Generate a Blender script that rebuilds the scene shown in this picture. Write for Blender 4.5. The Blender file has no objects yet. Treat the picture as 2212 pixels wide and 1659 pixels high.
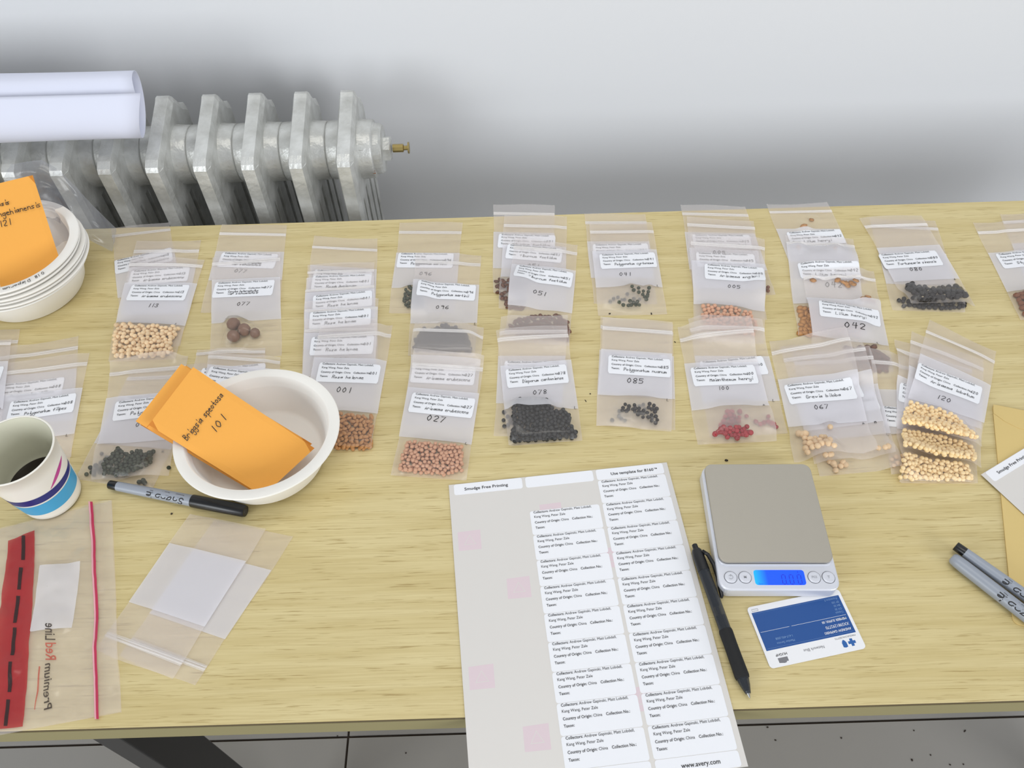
import bpy, bmesh, math, random
import numpy as np
from mathutils import Vector, Matrix, Euler
random.seed(7); RNG = np.random.default_rng(7)
SC = bpy.context.scene; COL = SC.collection
TABLE_Z = 0.75                                   # table top height; table work is done in mm above it

# ---------------------------------------------------------------- camera (solved from the label sheet's known size)
F_PX, PITCH, ROLL, CAM_H = 1733.05, 0.91289, -0.030283, 678.36
cp, sp = math.cos(PITCH), math.sin(PITCH)
_r = np.array([1, 0, 0.]); _f = np.array([0, cp, -sp]); _u = np.cross(_r, _f)
c_, s_ = math.cos(ROLL), math.sin(ROLL)
CR, CU, CF = c_*_r + s_*_u, -s_*_r + c_*_u, _f
cam_d = bpy.data.cameras.new('camera'); cam = bpy.data.objects.new('camera', cam_d); COL.objects.link(cam)
cam_d.sensor_width = 36; cam_d.lens = F_PX/2212*36; cam_d.clip_start = 0.01
M = Matrix.Identity(4)
for i in range(3):
    M[i][0] = CR[i]; M[i][1] = CU[i]; M[i][2] = -CF[i]
M[2][3] = TABLE_Z + CAM_H/1000
cam.matrix_world = M
SC.camera = cam

# ---------------------------------------------------------------- light and exposure
world = bpy.data.worlds.new('room_light'); SC.world = world; world.use_nodes = True
bg = world.node_tree.nodes['Background']; bg.inputs[0].default_value = (0.88, 0.93, 1.0, 1); bg.inputs[1].default_value = 0.50
def area(name, loc, target, sx, sy, watt, col):
    l = bpy.data.lights.new(name, 'AREA'); l.shape = 'RECTANGLE'; l.size = sx; l.size_y = sy; l.energy = watt; l.color = col
    o = bpy.data.objects.new(name, l); COL.objects.link(o); o.location = loc
    o.rotation_euler = (Vector(target)-Vector(loc)).to_track_quat('-Z', 'Y').to_euler(); return o
area('window_light', (-2.3, -2.0, 1.75), (0, 0.7, 0.75), 1.6, 1.5, 50, (0.93, 0.97, 1.0))
area('window_light', (2.3, -2.0, 1.75), (0, 0.7, 0.75), 1.6, 1.5, 50, (0.95, 0.97, 1.0))
area('ceiling_light', (0.1, 0.35, 2.7), (0.1, 0.5, 0.75), 1.3, 0.5, 9, (1.0, 0.96, 0.88))
SC.view_settings.view_transform = 'Standard'; SC.view_settings.look = 'None'
SC.view_settings.exposure = 0.0; SC.view_settings.gamma = 1.0; SC.view_settings.use_curve_mapping = False
SC.cycles.transparent_max_bounces = 64; SC.cycles.max_bounces = 10

# ---------------------------------------------------------------- pixel -> world helpers (millimetres, z above the table top)
def _dir(px, py): return CR*(px-1106)/F_PX - CU*(py-829.5)/F_PX + CF
def U(px, py, z=0.):                                   # meets the horizontal plane z
    d = _dir(px, py); t = (z-CAM_H)/d[2]; return np.array([d[0]*t, d[1]*t, z])
def UY(px, py, Y):                                     # meets the upright plane y = Y
    d = _dir(px, py); t = Y/d[1]; return np.array([d[0]*t, Y, CAM_H+d[2]*t])
CROP = dict(c3=(0, 370, 4.88), c4=(220, 460, 5.183), c5=(640, 460, 5.183), c6=(1040, 430, 5.267), c7=(1440, 420, 4.608),
            c8=(1840, 440, 5.925), b1=(0, 700, 3.95), b2=(180, 750, 3.814), b3=(640, 680, 4.61), b4=(1040, 680, 5.027),
            b5=(1440, 680, 4.254), b6=(1840, 680, 4.366), e=(200, 1050, 3.6875), z1=(0, 1060, 2.77), s=(1480, 980, 5.183),
            p=(1460, 1160, 4.609), r=(1980, 860, 3.19), px=(0, 0, 1))
def C(k, x, y): a = CROP[k]; return (a[0]+x/a[2], a[1]+y/a[2])
def UC(k, pt, z=0.): return U(*C(k, *pt), z)

# ---------------------------------------------------------------- materials
def lin(c): return tuple((v/12.92 if v <= .04045 else ((v+.055)/1.055)**2.4) for v in [x/255 for x in c]) + (1,)
def mat(name, rgb, rough=.6, metal=0., spec=.5, var=0., bump=0., bscale=60., trans=0., emit=None, coat=0.):
    m = bpy.data.materials.new(name); m.use_nodes = True; nt = m.node_tree; b = nt.nodes['Principled BSDF']
    b.inputs['Base Color'].default_value = lin(rgb); b.inputs['Roughness'].default_value = rough
    b.inputs['Metallic'].default_value = metal; b.inputs['Specular IOR Level'].default_value = spec
    b.inputs['Transmission Weight'].default_value = trans; b.inputs['Coat Weight'].default_value = coat
    if var:
        oi = nt.nodes.new('ShaderNodeObjectInfo'); n = nt.nodes.new('ShaderNodeTexNoise'); n.inputs['Scale'].default_value = bscale
        hs = nt.nodes.new('ShaderNodeHueSaturation'); hs.inputs['Color'].default_value = lin(rgb)
        ad = nt.nodes.new('ShaderNodeMath'); ad.operation = 'ADD'; nt.links.new(oi.outputs['Random'], ad.inputs[0]); nt.links.new(n.outputs['Fac'], ad.inputs[1])
        mr = nt.nodes.new('ShaderNodeMapRange'); mr.inputs['From Max'].default_value = 2; mr.inputs['To Min'].default_value = 1-var; mr.inputs['To Max'].default_value = 1+var
        nt.links.new(ad.outputs[0], mr.inputs['Value']); nt.links.new(mr.outputs[0], hs.inputs['Value']); nt.links.new(hs.outputs[0], b.inputs['Base Color'])
    if bump:
        n = nt.nodes.new('ShaderNodeTexNoise'); n.inputs['Scale'].default_value = bscale; n.inputs['Detail'].default_value = 4
        tc = nt.nodes.new('ShaderNodeTexCoord'); nt.links.new(tc.outputs['Object'], n.inputs['Vector'])
        bp = nt.nodes.new('ShaderNodeBump'); bp.inputs['Strength'].default_value = bump; bp.inputs['Distance'].default_value = .001
        nt.links.new(n.outputs['Fac'], bp.inputs['Height']); nt.links.new(bp.outputs[0], b.inputs['Normal'])
    if emit: b.inputs['Emission Color'].default_value = lin(rgb); b.inputs['Emission Strength'].default_value = emit
    return m
def film_mat(name, rgb, haze, gloss=.12, rough=.22, bump=.25, scale=70., coef=1.0):
    m = bpy.data.materials.new(name); m.use_nodes = True; nt = m.node_tree; nt.nodes.clear(); N = nt.nodes.new; L = nt.links.new
    out = N('ShaderNodeOutputMaterial'); tr = N('ShaderNodeBsdfTransparent'); df = N('ShaderNodeBsdfDiffuse'); tl = N('ShaderNodeBsdfTranslucent')
    df.inputs[0].default_value = lin(rgb); tl.inputs[0].default_value = lin(rgb)
    body = N('ShaderNodeMixShader'); body.inputs[0].default_value = .35; L(df.outputs[0], body.inputs[1]); L(tl.outputs[0], body.inputs[2])
    mx = N('ShaderNodeMixShader'); mx.inputs[0].default_value = haze; L(tr.outputs[0], mx.inputs[1]); L(body.outputs[0], mx.inputs[2])
    gl = N('ShaderNodeBsdfGlossy'); gl.inputs['Roughness'].default_value = rough
    fr = N('ShaderNodeLayerWeight'); fr.inputs[0].default_value = .5
    pw = N('ShaderNodeMath'); pw.operation = 'POWER'; pw.inputs[1].default_value = 4.; L(fr.outputs['Facing'], pw.inputs[0])
    mu = N('ShaderNodeMath'); mu.operation = 'MULTIPLY_ADD'; mu.inputs[1].default_value = .6*coef; mu.inputs[2].default_value = .035*coef; L(pw.outputs[0], mu.inputs[0])
    fin = N('ShaderNodeMixShader'); L(mu.outputs[0], fin.inputs[0]); L(mx.outputs[0], fin.inputs[1]); L(gl.outputs[0], fin.inputs[2])
    if bump:
        tc = N('ShaderNodeTexCoord'); n = N('ShaderNodeTexNoise'); n.inputs['Scale'].default_value = scale; n.inputs['Detail'].default_value = 2
        L(tc.outputs['Object'], n.inputs['Vector']); bp = N('ShaderNodeBump'); bp.inputs['Strength'].default_value = bump; bp.inputs['Distance'].default_value = .004
        L(n.outputs['Fac'], bp.inputs['Height']); L(bp.outputs[0], gl.inputs['Normal']); L(bp.outputs[0], fr.inputs['Normal'])
    L(fin.outputs[0], out.inputs[0]); return m

def wood_mat():
    m = bpy.data.materials.new('oak_laminate'); m.use_nodes = True; nt = m.node_tree; N = nt.nodes.new; L = nt.links.new; b = nt.nodes['Principled BSDF']
    tc = N('ShaderNodeTexCoord')
    def noise(sx, sy, scale, detail, dist=0.):
        mp = N('ShaderNodeMapping'); mp.inputs['Scale'].default_value = (sx, sy, 1); L(tc.outputs['Object'], mp.inputs[0])
        n = N('ShaderNodeTexNoise'); n.inputs['Scale'].default_value = scale; n.inputs['Detail'].default_value = detail; n.inputs['Distortion'].default_value = dist
        L(mp.outputs[0], n.inputs['Vector']); return n
    n1 = noise(1.0, 16, 5, 6, .2); r1 = N('ShaderNodeValToRGB'); L(n1.outputs['Fac'], r1.inputs[0])
    r1.color_ramp.elements[0].position = .36; r1.color_ramp.elements[0].color = lin((206, 188, 134))
    r1.color_ramp.elements[1].position = .64; r1.color_ramp.elements[1].color = lin((217, 201, 150))
    n2 = noise(1.0, 22, 34, 3, .2); r2 = N('ShaderNodeValToRGB'); L(n2.outputs['Fac'], r2.inputs[0])   # short dark pores
    r2.color_ramp.elements[0].position = .30; r2.color_ramp.elements[0].color = (.62, .55, .42, 1)
    r2.color_ramp.elements[1].position = .40; r2.color_ramp.elements[1].color = (1, 1, 1, 1)
    n3 = noise(1, 42, 16, 5); r3 = N('ShaderNodeValToRGB'); L(n3.outputs['Fac'], r3.inputs[0])
    r3.color_ramp.elements[0].position = .35; r3.color_ramp.elements[0].color = (.90, .88, .84, 1)
    r3.color_ramp.elements[1].position = .6; r3.color_ramp.elements[1].color = (1, 1, 1, 1)
    def mul(a, c, f=1.):
        x = N('ShaderNodeMix'); x.data_type = 'RGBA'; x.blend_type = 'MULTIPLY'; x.inputs[0].default_value = f; L(a, x.inputs[6]); L(c, x.inputs[7]); return x.outputs[2]
    L(mul(mul(r1.outputs[0], r2.outputs[0], .75), r3.outputs[0]), b.inputs['Base Color'])
    b.inputs['Roughness'].default_value = .42; b.inputs['Specular IOR Level'].default_value = .35
    bp = N('ShaderNodeBump'); bp.inputs['Strength'].default_value = .15; bp.inputs['Distance'].default_value = .0003; L(n3.outputs['Fac'], bp.inputs['Height']); L(bp.outputs[0], b.inputs['Normal'])
    return m
def silver_mat():
    m = bpy.data.materials.new('aluminium_paint'); m.use_nodes = True; nt = m.node_tree; N = nt.nodes.new; L = nt.links.new; b = nt.nodes['Principled BSDF']
    tc = N('ShaderNodeTexCoord'); n = N('ShaderNodeTexNoise'); n.inputs['Scale'].default_value = 34; n.inputs['Detail'].default_value = 6; L(tc.outputs['Object'], n.inputs['Vector'])
    r = N('ShaderNodeValToRGB'); L(n.outputs['Fac'], r.inputs[0]); r.color_ramp.elements[0].position = .3; r.color_ramp.elements[0].color = lin((176, 176, 171))
    r.color_ramp.elements[1].position = .65; r.color_ramp.elements[1].color = lin((214, 215, 212)); L(r.outputs[0], b.inputs['Base Color'])
    b.inputs['Metallic'].default_value = .35; b.inputs['Roughness'].default_value = .38
    n2 = N('ShaderNodeTexNoise'); n2.inputs['Scale'].default_value = 160; n2.inputs['Detail'].default_value = 3; L(tc.outputs['Object'], n2.inputs['Vector'])
    bp = N('ShaderNodeBump'); bp.inputs['Strength'].default_value = .45; bp.inputs['Distance'].default_value = .002; L(n2.outputs['Fac'], bp.inputs['Height']); L(bp.outputs[0], b.inputs['Normal'])
    return m
MW = dict(
    wood=wood_mat(), edge=mat('table_edge_band', (150, 140, 98), .6), seam=mat('edge_seam', (96, 84, 60), .8), steel=silver_mat(),  # edge band colour is dimmed to stand in for shade along the table front
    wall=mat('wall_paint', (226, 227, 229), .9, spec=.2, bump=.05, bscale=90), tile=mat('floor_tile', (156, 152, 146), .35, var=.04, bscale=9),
    grout=mat('tile_grout', (95, 84, 74), .9), black=mat('black_paint', (16, 16, 17), .35), paper=mat('white_paper', (218, 221, 236), .8, spec=.2, bump=.12, bscale=25),
    sticker=mat('sticker_paper', (238, 239, 243), .55, spec=.3), backing=mat('release_paper', (216, 212, 207), .4), ink=mat('printed_ink', (48, 48, 50), .7),
    pen=mat('marker_ink', (20, 20, 24), .5), orange=mat('orange_kraft_paper', (240, 172, 82), .8, spec=.2, bump=.1, bscale=300), kraft=mat('tan_kraft_paper', (215, 190, 128), .85, spec=.2),
    pulp=mat('moulded_pulp', (240, 237, 230), .75, spec=.3, bump=.1, bscale=120), rust=mat('rust', (150, 84, 30), .9), brass=mat('brass', (170, 150, 95), .35, metal=.8),
    film=film_mat('clear_zip_film', (252, 246, 244), .07, coef=.8), filmback=film_mat('clear_zip_film_back', (254, 247, 245), .29, coef=.2, bump=0), panel=film_mat('white_printed_film', (246, 245, 250), .72, coef=.5, bump=.1),
    zip=film_mat('zip_rib_film', (255, 252, 250), .5, coef=1.0, bump=.0), pink=mat('pink_print', (220, 202, 207), .6),
    bigfilm=film_mat('large_bag_film', (252, 244, 236), .16, coef=1.6, rough=.24, bump=.9, scale=38), redfilm=film_mat('red_printed_film', (196, 52, 62), .78, coef=.6, bump=.8, scale=38),
    greybag=film_mat('grey_bag_film', (170, 172, 180), .38, coef=1.1, rough=.2, bump=.6, scale=40), redzip=mat('red_zip', (186, 46, 80), .4), pinkzip=mat('pink_zip', (226, 160, 172), .4),
    darkprint=film_mat('grey_print', (74, 66, 66), .85, bump=0, coef=.2), redprint=film_mat('red_print', (205, 80, 72), .7, bump=0, coef=.2),
    cup=mat('cup_paper', (240, 236, 226), .45), cupin=mat('cup_inside', (222, 220, 200), .4), navy=mat('navy_stripe', (32, 40, 120), .4), cyan=mat('light_blue_stripe', (66, 166, 214), .4),
    magenta=mat('magenta_stripe', (196, 70, 150), .4), cola=mat('dark_drink', (22, 10, 6), .08, spec=.6), grey=mat('marker_grey', (150, 156, 166), .35),
    cap=mat('black_plastic', (18, 18, 20), .3), grip=mat('black_rubber', (14, 14, 15), .7, bump=.2, bscale=900), smoke=film_mat('smoky_plastic', (62, 66, 72), .72, coef=1.0, bump=0, rough=.1),
    refill=mat('ink_refill', (28, 26, 26), .3), tip=mat('pen_tip_metal', (190, 190, 190), .25, metal=.9),
    abs=mat('silver_plastic', (214, 216, 224), .38, metal=.25), plate=mat('brushed_steel', (176, 170, 158), .42, metal=.55, bump=.05, bscale=700), plategap=mat('dark_gap', (40, 40, 42), .5),
    card=mat('white_card', (236, 236, 238), .35), blue=mat('card_blue', (26, 78, 146), .3), pale=mat('pale_print', (120, 155, 200), .5), greyprint=mat('grey_text', (120, 120, 125), .6),
    lcdtext=mat('lcd_segments', (6, 20, 190), .5), cardline=mat('logo_blue', (35, 95, 165), .4), buttonmark=mat('button_mark', (165, 167, 172), .5),
    speck=mat('dark_speck', (50, 40, 30), .8))
def lcd_mat():
    m = bpy.data.materials.new('lcd_backlight'); m.use_nodes = True; nt = m.node_tree; N = nt.nodes.new; L = nt.links.new; b = nt.nodes['Principled BSDF']
    tc = N('ShaderNodeTexCoord'); sx = N('ShaderNodeSeparateXYZ'); L(tc.outputs['Generated'], sx.inputs[0])
    r = N('ShaderNodeValToRGB'); L(sx.outputs[0], r.inputs[0]); r.color_ramp.elements[0].color = lin((20, 190, 255)); r.color_ramp.elements[1].position = .26; r.color_ramp.elements[1].color = lin((4, 84, 255))
    b.inputs['Base Color'].default_value = (0, .02, .2, 1); L(r.outputs[0], b.inputs['Emission Color']); b.inputs['Emission Strength'].default_value = 1.0; b.inputs['Roughness'].default_value = .3
    return m
MW['lcd'] = lcd_mat()
def seed_mat(name, rgb, rough=.5, var=.25, spec=.4): return mat(name, rgb, rough, var=var, spec=spec, bscale=120)

# ---------------------------------------------------------------- object helpers
def w(p): return Vector((p[0]/1000, p[1]/1000, TABLE_Z+p[2]/1000))
def thing(name, loc, label, cat, group=None):
    o = bpy.data.objects.new(name, None); COL.objects.link(o); o.location = w(loc); o.empty_display_size = .02
    tag(o, label, cat, group); return o
def tag(o, label, cat, group=None, kind=None):
    o['label'] = label; o['category'] = cat
    if group: o['group'] = group
    if kind: o['kind'] = kind
def mesh(name, V, Fc, m, parent=None, smooth=False, root=None, origin=None):
    """V in mm (world). parent: its parent object; root: nearest location to subtract (things sit unrotated)."""
    me = bpy.data.meshes.new(name)
    base = Vector((0, 0, 0))
    q = parent
    while q is not None: base += q.location; q = q.parent
    V = np.asarray(V, float).reshape(-1, 3)
    if parent is None: base = w(origin if origin is not None else V.mean(0))
    P = np.stack([V[:, 0]/1000-base.x, V[:, 1]/1000-base.y, V[:, 2]/1000+TABLE_Z-base.z], 1)
    me.from_pydata(P.tolist(), [], [tuple(int(i) for i in f) for f in Fc]); me.update()
    if smooth: me.polygons.foreach_set('use_smooth', [True]*len(me.polygons))
    ms = m if isinstance(m, (list, tuple)) else [m]
    for x in ms: me.materials.append(x)
    o = bpy.data.objects.new(name, me); COL.objects.link(o)
    if parent is None: o.location = base
    else: o.parent = parent
    return o
def place(name, me, parent, loc=(0, 0, 0), rot=(0, 0, 0)):
    o = bpy.data.objects.new(name, me); COL.objects.link(o); o.parent = parent; o.location = loc; o.rotation_euler = rot; return o
class G:                                                # collects shapes into one mesh
    def __init__(s): s.V = []; s.F = []; s.n = 0
    def add(s, V, Fc):
        V = np.asarray(V, float).reshape(-1, 3); s.V.append(V); s.F += [tuple(i+s.n for i in f) for f in Fc]; s.n += len(V); return s
    def box(s, x0, x1, y0, y1, z0, z1):
        return s.add([(x, y, z) for x in (x0, x1) for y in (y0, y1) for z in (z0, z1)], [(0, 1, 3, 2), (4, 6, 7, 5), (0, 4, 5, 1), (2, 3, 7, 6), (0, 2, 6, 4), (1, 5, 7, 3)])
    def lathe(s, prof, center, axis=(0, 0, 1), n=32, close=True, a0=0, a1=2*math.pi):
        ax = Vector(axis).normalized(); t = Vector((1, 0, 0)) if abs(ax.x) < .9 else Vector((0, 1, 0)); u = ax.cross(t).normalized(); v = ax.cross(u)
        V = []; full = abs(a1-a0-2*math.pi) < 1e-6; nn = n if full else n+1
        for r, h in prof:
            for k in range(nn):
                a = a0+(a1-a0)*k/n; V.append(Vector(center)+ax*h+(u*math.cos(a)+v*math.sin(a))*r)
        Fc = []
        for i in range(len(prof)-1):
            for k in range(n):
                k2 = (k+1) % nn if full else k+1
                Fc.append((i*nn+k, i*nn+k2, (i+1)*nn+k2, (i+1)*nn+k))
        if close and full: Fc.append(tuple(range(n-1, -1, -1))); Fc.append(tuple((len(prof)-1)*nn+k for k in range(n)))
        return s.add([tuple(x) for x in V], Fc)
    def prism(s, poly, h0, h1, fn=lambda x, y, h: (x, y, h)):
        n = len(poly); V = [fn(x, y, h0) for x, y in poly]+[fn(x, y, h1) for x, y in poly]
        return s.add(V, [tuple(range(n-1, -1, -1)), tuple(range(n, 2*n))]+[(i, (i+1) % n, n+(i+1) % n, n+i) for i in range(n)])
    def tube(s, pts, r, n=8):
        pts = [Vector(q) for q in pts]; V = []; rr = r if isinstance(r, (list, tuple)) else [r]*len(pts)
        for i, q in enumerate(pts):
            d = (pts[min(i+1, len(pts)-1)]-pts[max(i-1, 0)]).normalized(); t = Vector((0, 0, 1)) if abs(d.z) < .9 else Vector((1, 0, 0)); u = d.cross(t).normalized(); v = d.cross(u)
            V += [q+(u*math.cos(2*math.pi*k/n)+v*math.sin(2*math.pi*k/n))*rr[i] for k in range(n)]
        Fc = [(i*n+k, i*n+(k+1) % n, (i+1)*n+(k+1) % n, (i+1)*n+k) for i in range(len(pts)-1) for k in range(n)]
        Fc += [tuple(range(n)), tuple((len(pts)-1)*n+k for k in range(n-1, -1, -1))]
        return s.add([tuple(x) for x in V], Fc)
    def out(s, name, m, parent=None, smooth=False, **k): return mesh(name, np.concatenate(s.V), s.F, m, parent, smooth, **k)
def bevel(o, width, seg=2, angle=30):
    b = o.modifiers.new('bevel', 'BEVEL'); b.width = width/1000; b.segments = seg; b.limit_method = 'ANGLE'; b.angle_limit = math.radians(angle); return o
def rrect(x0, y0, x1, y1, r, n=5):
    P = []
    for cx, cy, a in ((x1-r, y1-r, 0), (x0+r, y1-r, 90), (x0+r, y0+r, 180), (x1-r, y0+r, 270)):
        for k in range(n+1):
            t = math.radians(a+90*k/n); P.append((cx+r*math.cos(t), cy+r*math.sin(t)))
    return P

# ---------------------------------------------------------------- printed text (2-D meshes from the built-in font)
_tc = {}
def glyphs(txt, bold=False):
    k = (txt, bold)
    if k not in _tc:
        cu = bpy.data.curves.new('t', 'FONT'); cu.body = txt; cu.size = 1; cu.resolution_u = 2; cu.offset = .011 if bold else 0
        o = bpy.data.objects.new('t', cu); COL.objects.link(o)
        dg = bpy.context.evaluated_depsgraph_get(); me = bpy.data.meshes.new_from_object(o.evaluated_get(dg))
        V = np.array([v.co[:2] for v in me.vertices]).reshape(-1, 2); Fc = [tuple(p.vertices) for p in me.polygons]
        bpy.data.objects.remove(o); bpy.data.curves.remove(cu); bpy.data.meshes.remove(me)
        adv = (V[:, 0].max() if len(V) else 0)+.06
        _tc[k] = (V, Fc, adv)
    return _tc[k]
def run(parts, x, y, size, sx=1.0):
    """parts: [(text, bold)]; returns list of (V2,F)"""
    out = []
    for t, b in parts:
        lead = (len(t)-len(t.lstrip()))*.30; V, Fc, adv = glyphs(t.strip(), b); x += lead*size*sx
        out.append((V*[size*sx, size]+[x, y], Fc)); x += (adv+.02)*size*sx
        if t.endswith(' '): x += .22*size*sx
    return out
def merge(L):
    V = []; Fc = []; n = 0
    for v, f in L: V.append(v); Fc += [tuple(i+n for i in q) for q in f]; n += len(v)
    return np.concatenate(V), Fc
def text_width(parts, size): return max(v[:, 0].max() for v, f in run(parts, 0, 0, size) if len(v))

# ---------------------------------------------------------------- handwriting (own single-stroke letters)
HW = {'a': '461604133446|4643', 'b': '0903|052645443303', 'c': '46160504133343', 'd': '4943|461604133344', 'e': '0545361605041343',
      'f': '48392823|0646', 'g': '461605041334|4641301001', 'h': '0903|0516364543', 'i': '2623|2829', 'j': '262100|2829', 'k': '0903|4604|1543', 'l': '2923', 'm': '0603|05162523|25364543', 'n': '0603|0516364543',
      'o': '26050423444526', 'p': '0600|05163645443303', 'r': '0603|05163645', 's': '461605443303', 't': '29243344|0646', 'u': '0604133344|4643', 'v': '062346', 'w': '0613253346', 'x': '0643|4603',
      'y': '06041333|4641301001', 'z': '06460343', 'A': '032943|0545', 'B': '0903|0939483706|063645443303', 'C': '4839190705133344', 'D': '0903|092947452303', 'F': '0903|0949|0636', 'G': '48391907051333444626', 'L': '090343',
      'M': '0309254943', 'P': '0903|093948473606', 'R': '0903|093948473606|2643', 'S': '48391908163644331304', 'V': '092349', 'H': '0903|4943|0646', 'Z': '09490343', '0': '291806142334463829', '1': '2923', '2': '0819394847250343',
      '3': '081939483726|264544331304', '4': '190646|3933', '5': '09062746443303|0949', '6': '38170504133344351505', '7': '094913', '8': '2607193947260413334426', '9': '4727081939484743', '.': '2324', ',': '2312'}
HW = {k: [[(int(s[i]), int(s[i+1])) for i in range(0, len(s)-1, 2)] for s in v.split('|')] for k, v in HW.items()}
def smooth_line(P):
    P = [np.array(q, float) for q in P]
    for _ in range(1 if len(P) > 3 else 0):
        Q = [P[0]]
        for a, b in zip(P, P[1:]): Q += [a*.75+b*.25, a*.25+b*.75]
        P = Q+[P[-1]]
    return P
def handwrite(txt, x, y, h, pen, slant=.12, adv=1.0, seed=0):
    """h = capital height in mm; left baseline at x, y; returns (V2, F)"""
    rg = random.Random(hash(txt) % 9999+seed if False else len(txt)*13+seed); k = h/6.; V = []; Fc = []; n = 0
    for ch in txt:
        if ch == ' ': x += 4.5*k*adv; continue
        jy = rg.uniform(-.25, .25)*k; js = rg.uniform(.92, 1.06)
        for st in HW.get(ch, HW['i']):
            P = smooth_line(st); P = [np.array([x+(q[0]*.8+slant*(q[1]-3))*k*js*adv, y+jy+(q[1]-3)*k*js]) for q in P]
            for i, q in enumerate(P):
                d = (P[min(i+1, len(P)-1)]-P[max(i-1, 0)]); d /= (np.linalg.norm(d)+1e-9); nn = np.array([-d[1], d[0]])*pen/2
                if i == 0: q = q-d*pen/2
                if i == len(P)-1: q = q+d*pen/2
                V += [q+nn, q-nn]
            for i in range(len(P)-1): Fc.append((n+2*i, n+2*i+1, n+2*i+3, n+2*i+2))
            n += 2*len(P)
        x += (5.3 if ch.isdigit() else 4.6)*k*adv*(.72 if ch == '1' else (.55 if ch in 'il' else 1))
    return np.array(V), Fc

LBL_W, LBL_H = 66.7, 25.4
W1 = None
def label_text():
    s = 3.35
    sx = 55.5/text_width([('Collectors: ', True), ('Andrew Gapinski, Matt Lobdell,', False)], s)
    L = run([('Collectors: ', True), ('Andrew Gapinski, Matt Lobdell,', False)], 3.5, -2.7, s, sx)
    L += run([('Kang Wang, Peter Zale', False)], 3.5, -7.5, s, sx)
    L += run([('Country of Origin: ', True), ('China', False), ('   Collection No.:', True)], 3.5, -13.4, s, sx)
    L += run([('Taxon:', True)], 3.5, -19.0, s, sx)
    return merge(L)
LABEL_TXT = label_text()

# ================================================================ SETTING
def struct(o): o['kind'] = 'structure'; return o
wall = struct(G().box(-2600, 2600, 1058, 1160, -750, 1950).out('wall_back', MW['wall'], origin=(0, 1110, -750)))
floor = struct(G().box(-2600, 2600, -2400, 1058, -790, -756).out('floor', MW['grout'], origin=(0, 0, -750)))
tile_g = G().box(-298, 298, -298, 298, -758, -750); tm = None
for i in range(-3, 4):
    for j in range(-3, 2):
        cx, cy = -294+300+600*i, 363-300+600*j
        if abs(cx) > 2300 or cy > 1000: continue
        y1 = min(cy+298, 1054); y0 = cy-298
        if tm is None or cy+298 > 1054:
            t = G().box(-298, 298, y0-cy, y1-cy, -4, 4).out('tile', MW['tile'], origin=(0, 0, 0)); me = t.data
            bpy.data.objects.remove(t)
            if cy+298 <= 1054: tm = me
        else: me = tm
        # mesh vertices above are relative to table height plane 0
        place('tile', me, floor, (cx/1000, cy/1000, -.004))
for me in bpy.data.meshes: pass

# ================================================================ TABLE
tb = thing('table', (0, 490, -750), 'pale oak laminate table with black metal legs, covered in seed bags', 'table')
TX0, TX1, TY0, TY1 = -1000, 1000, 183.9, 795
bevel(G().box(TX0, TX1, TY0+.6, TY1, -25, 0).out('tabletop', MW['wood'], tb), .6, 1)
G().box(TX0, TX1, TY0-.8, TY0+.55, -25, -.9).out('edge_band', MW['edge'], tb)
G().box(TX0, TX1, TY0-.4, TY0+.58, -.6, -.25).out('edge_seam', MW['seam'], tb)
for lx in (-369, 860):
    for ly in (188, 740):
        bevel(G().box(lx, lx+25, ly, ly+50, -750, -25).out('leg', MW['black'], tb), 1.5)
G().box(-344, 860, 238, 256, -60, -25).out('rail', MW['black'], tb)
G().box(-344, 860, 722, 740, -60, -25).out('rail', MW['black'], tb)

# ================================================================ RADIATOR
rad = thing('radiator', (-550, 958, -750), 'silver painted cast iron column radiator against the wall behind the table', 'radiator')
RYF, PIT = 835., 60.                                # front face of the columns, section pitch
XK, _, ZK = UY(741, 356, RYF)                        # kink of the last section
RY = RYF+75; RZ = float(UY(790, 322, RY)[2]); XL = float(XK); HK = float(ZK)-RZ
rad.location.y = RY/1000
def section_bm():
    g = G(); pk = float(UY(750, 196, RYF+108)[2])-float(ZK)

    D = 75; A_ = 33
    def ring(e):
        return [(-D+e, -640), (-D+e, HK-4), (-D+3+e, HK+2-e*.6), (-D+12+e, HK+7-e*.8), (A_-9, HK+pk-3-e), (A_-3, HK+pk-e), (A_+3, HK+pk-1-e), (A_+10-e*.3, HK+pk-7-e), (A_+24-e*.6, HK+pk-26-e*.6), (D-5-e, HK+2-e*.6), (D-e, HK-8), (D-e, -640), (D-24, -640), (D-24, -44), (-D+24, -44), (-D+24, -640)]
    rs = [(-11.5, ring(9)), (-8, ring(0)), (8, ring(0)), (11.5, ring(9))]; n = len(rs[0][1])
    g.add([(h, y, z) for h, r in rs for y, z in r], [tuple(range(n-1, -1, -1)), tuple(3*n+k for k in range(n))]+[(j*n+i, j*n+(i+1) % n, (j+1)*n+(i+1) % n, (j+1)*n+i) for j in range(3) for i in range(n)])
    for y0, y1, hw in ((-43, -23, 11), (-12, 12, 11), (23, 43, 11)):
        g.prism([(y0, -640), (y1, -640), (y1, -42), (y0, -42)], -hw, hw, lambda y, z, h: (h, y, z))
    g.prism([(-75, -720), (75, -720), (75, -638), (-75, -638)], -8.8, 8.8, lambda y, z, h: (h, y, z))
    return g
def hub_bm(zc):
    return G().lathe([(22, -30), (37, -29.7), (37.8, -28), (38.5, -14), (40, -8), (40, 8), (38.5, 14), (37.8, 28), (37, 29.7), (22, 30)], (0, 0, zc), (1, 0, 0), 28)
sec0 = section_bm().out('section', MW['steel'], origin=(0, 0, 0)); hub0 = hub_bm(0).out('hub', MW['steel'], origin=(0, 0, 0), smooth=True)
for f in hub0.data.polygons: f.use_smooth = True
for o in (sec0, hub0): o.parent = rad
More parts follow.
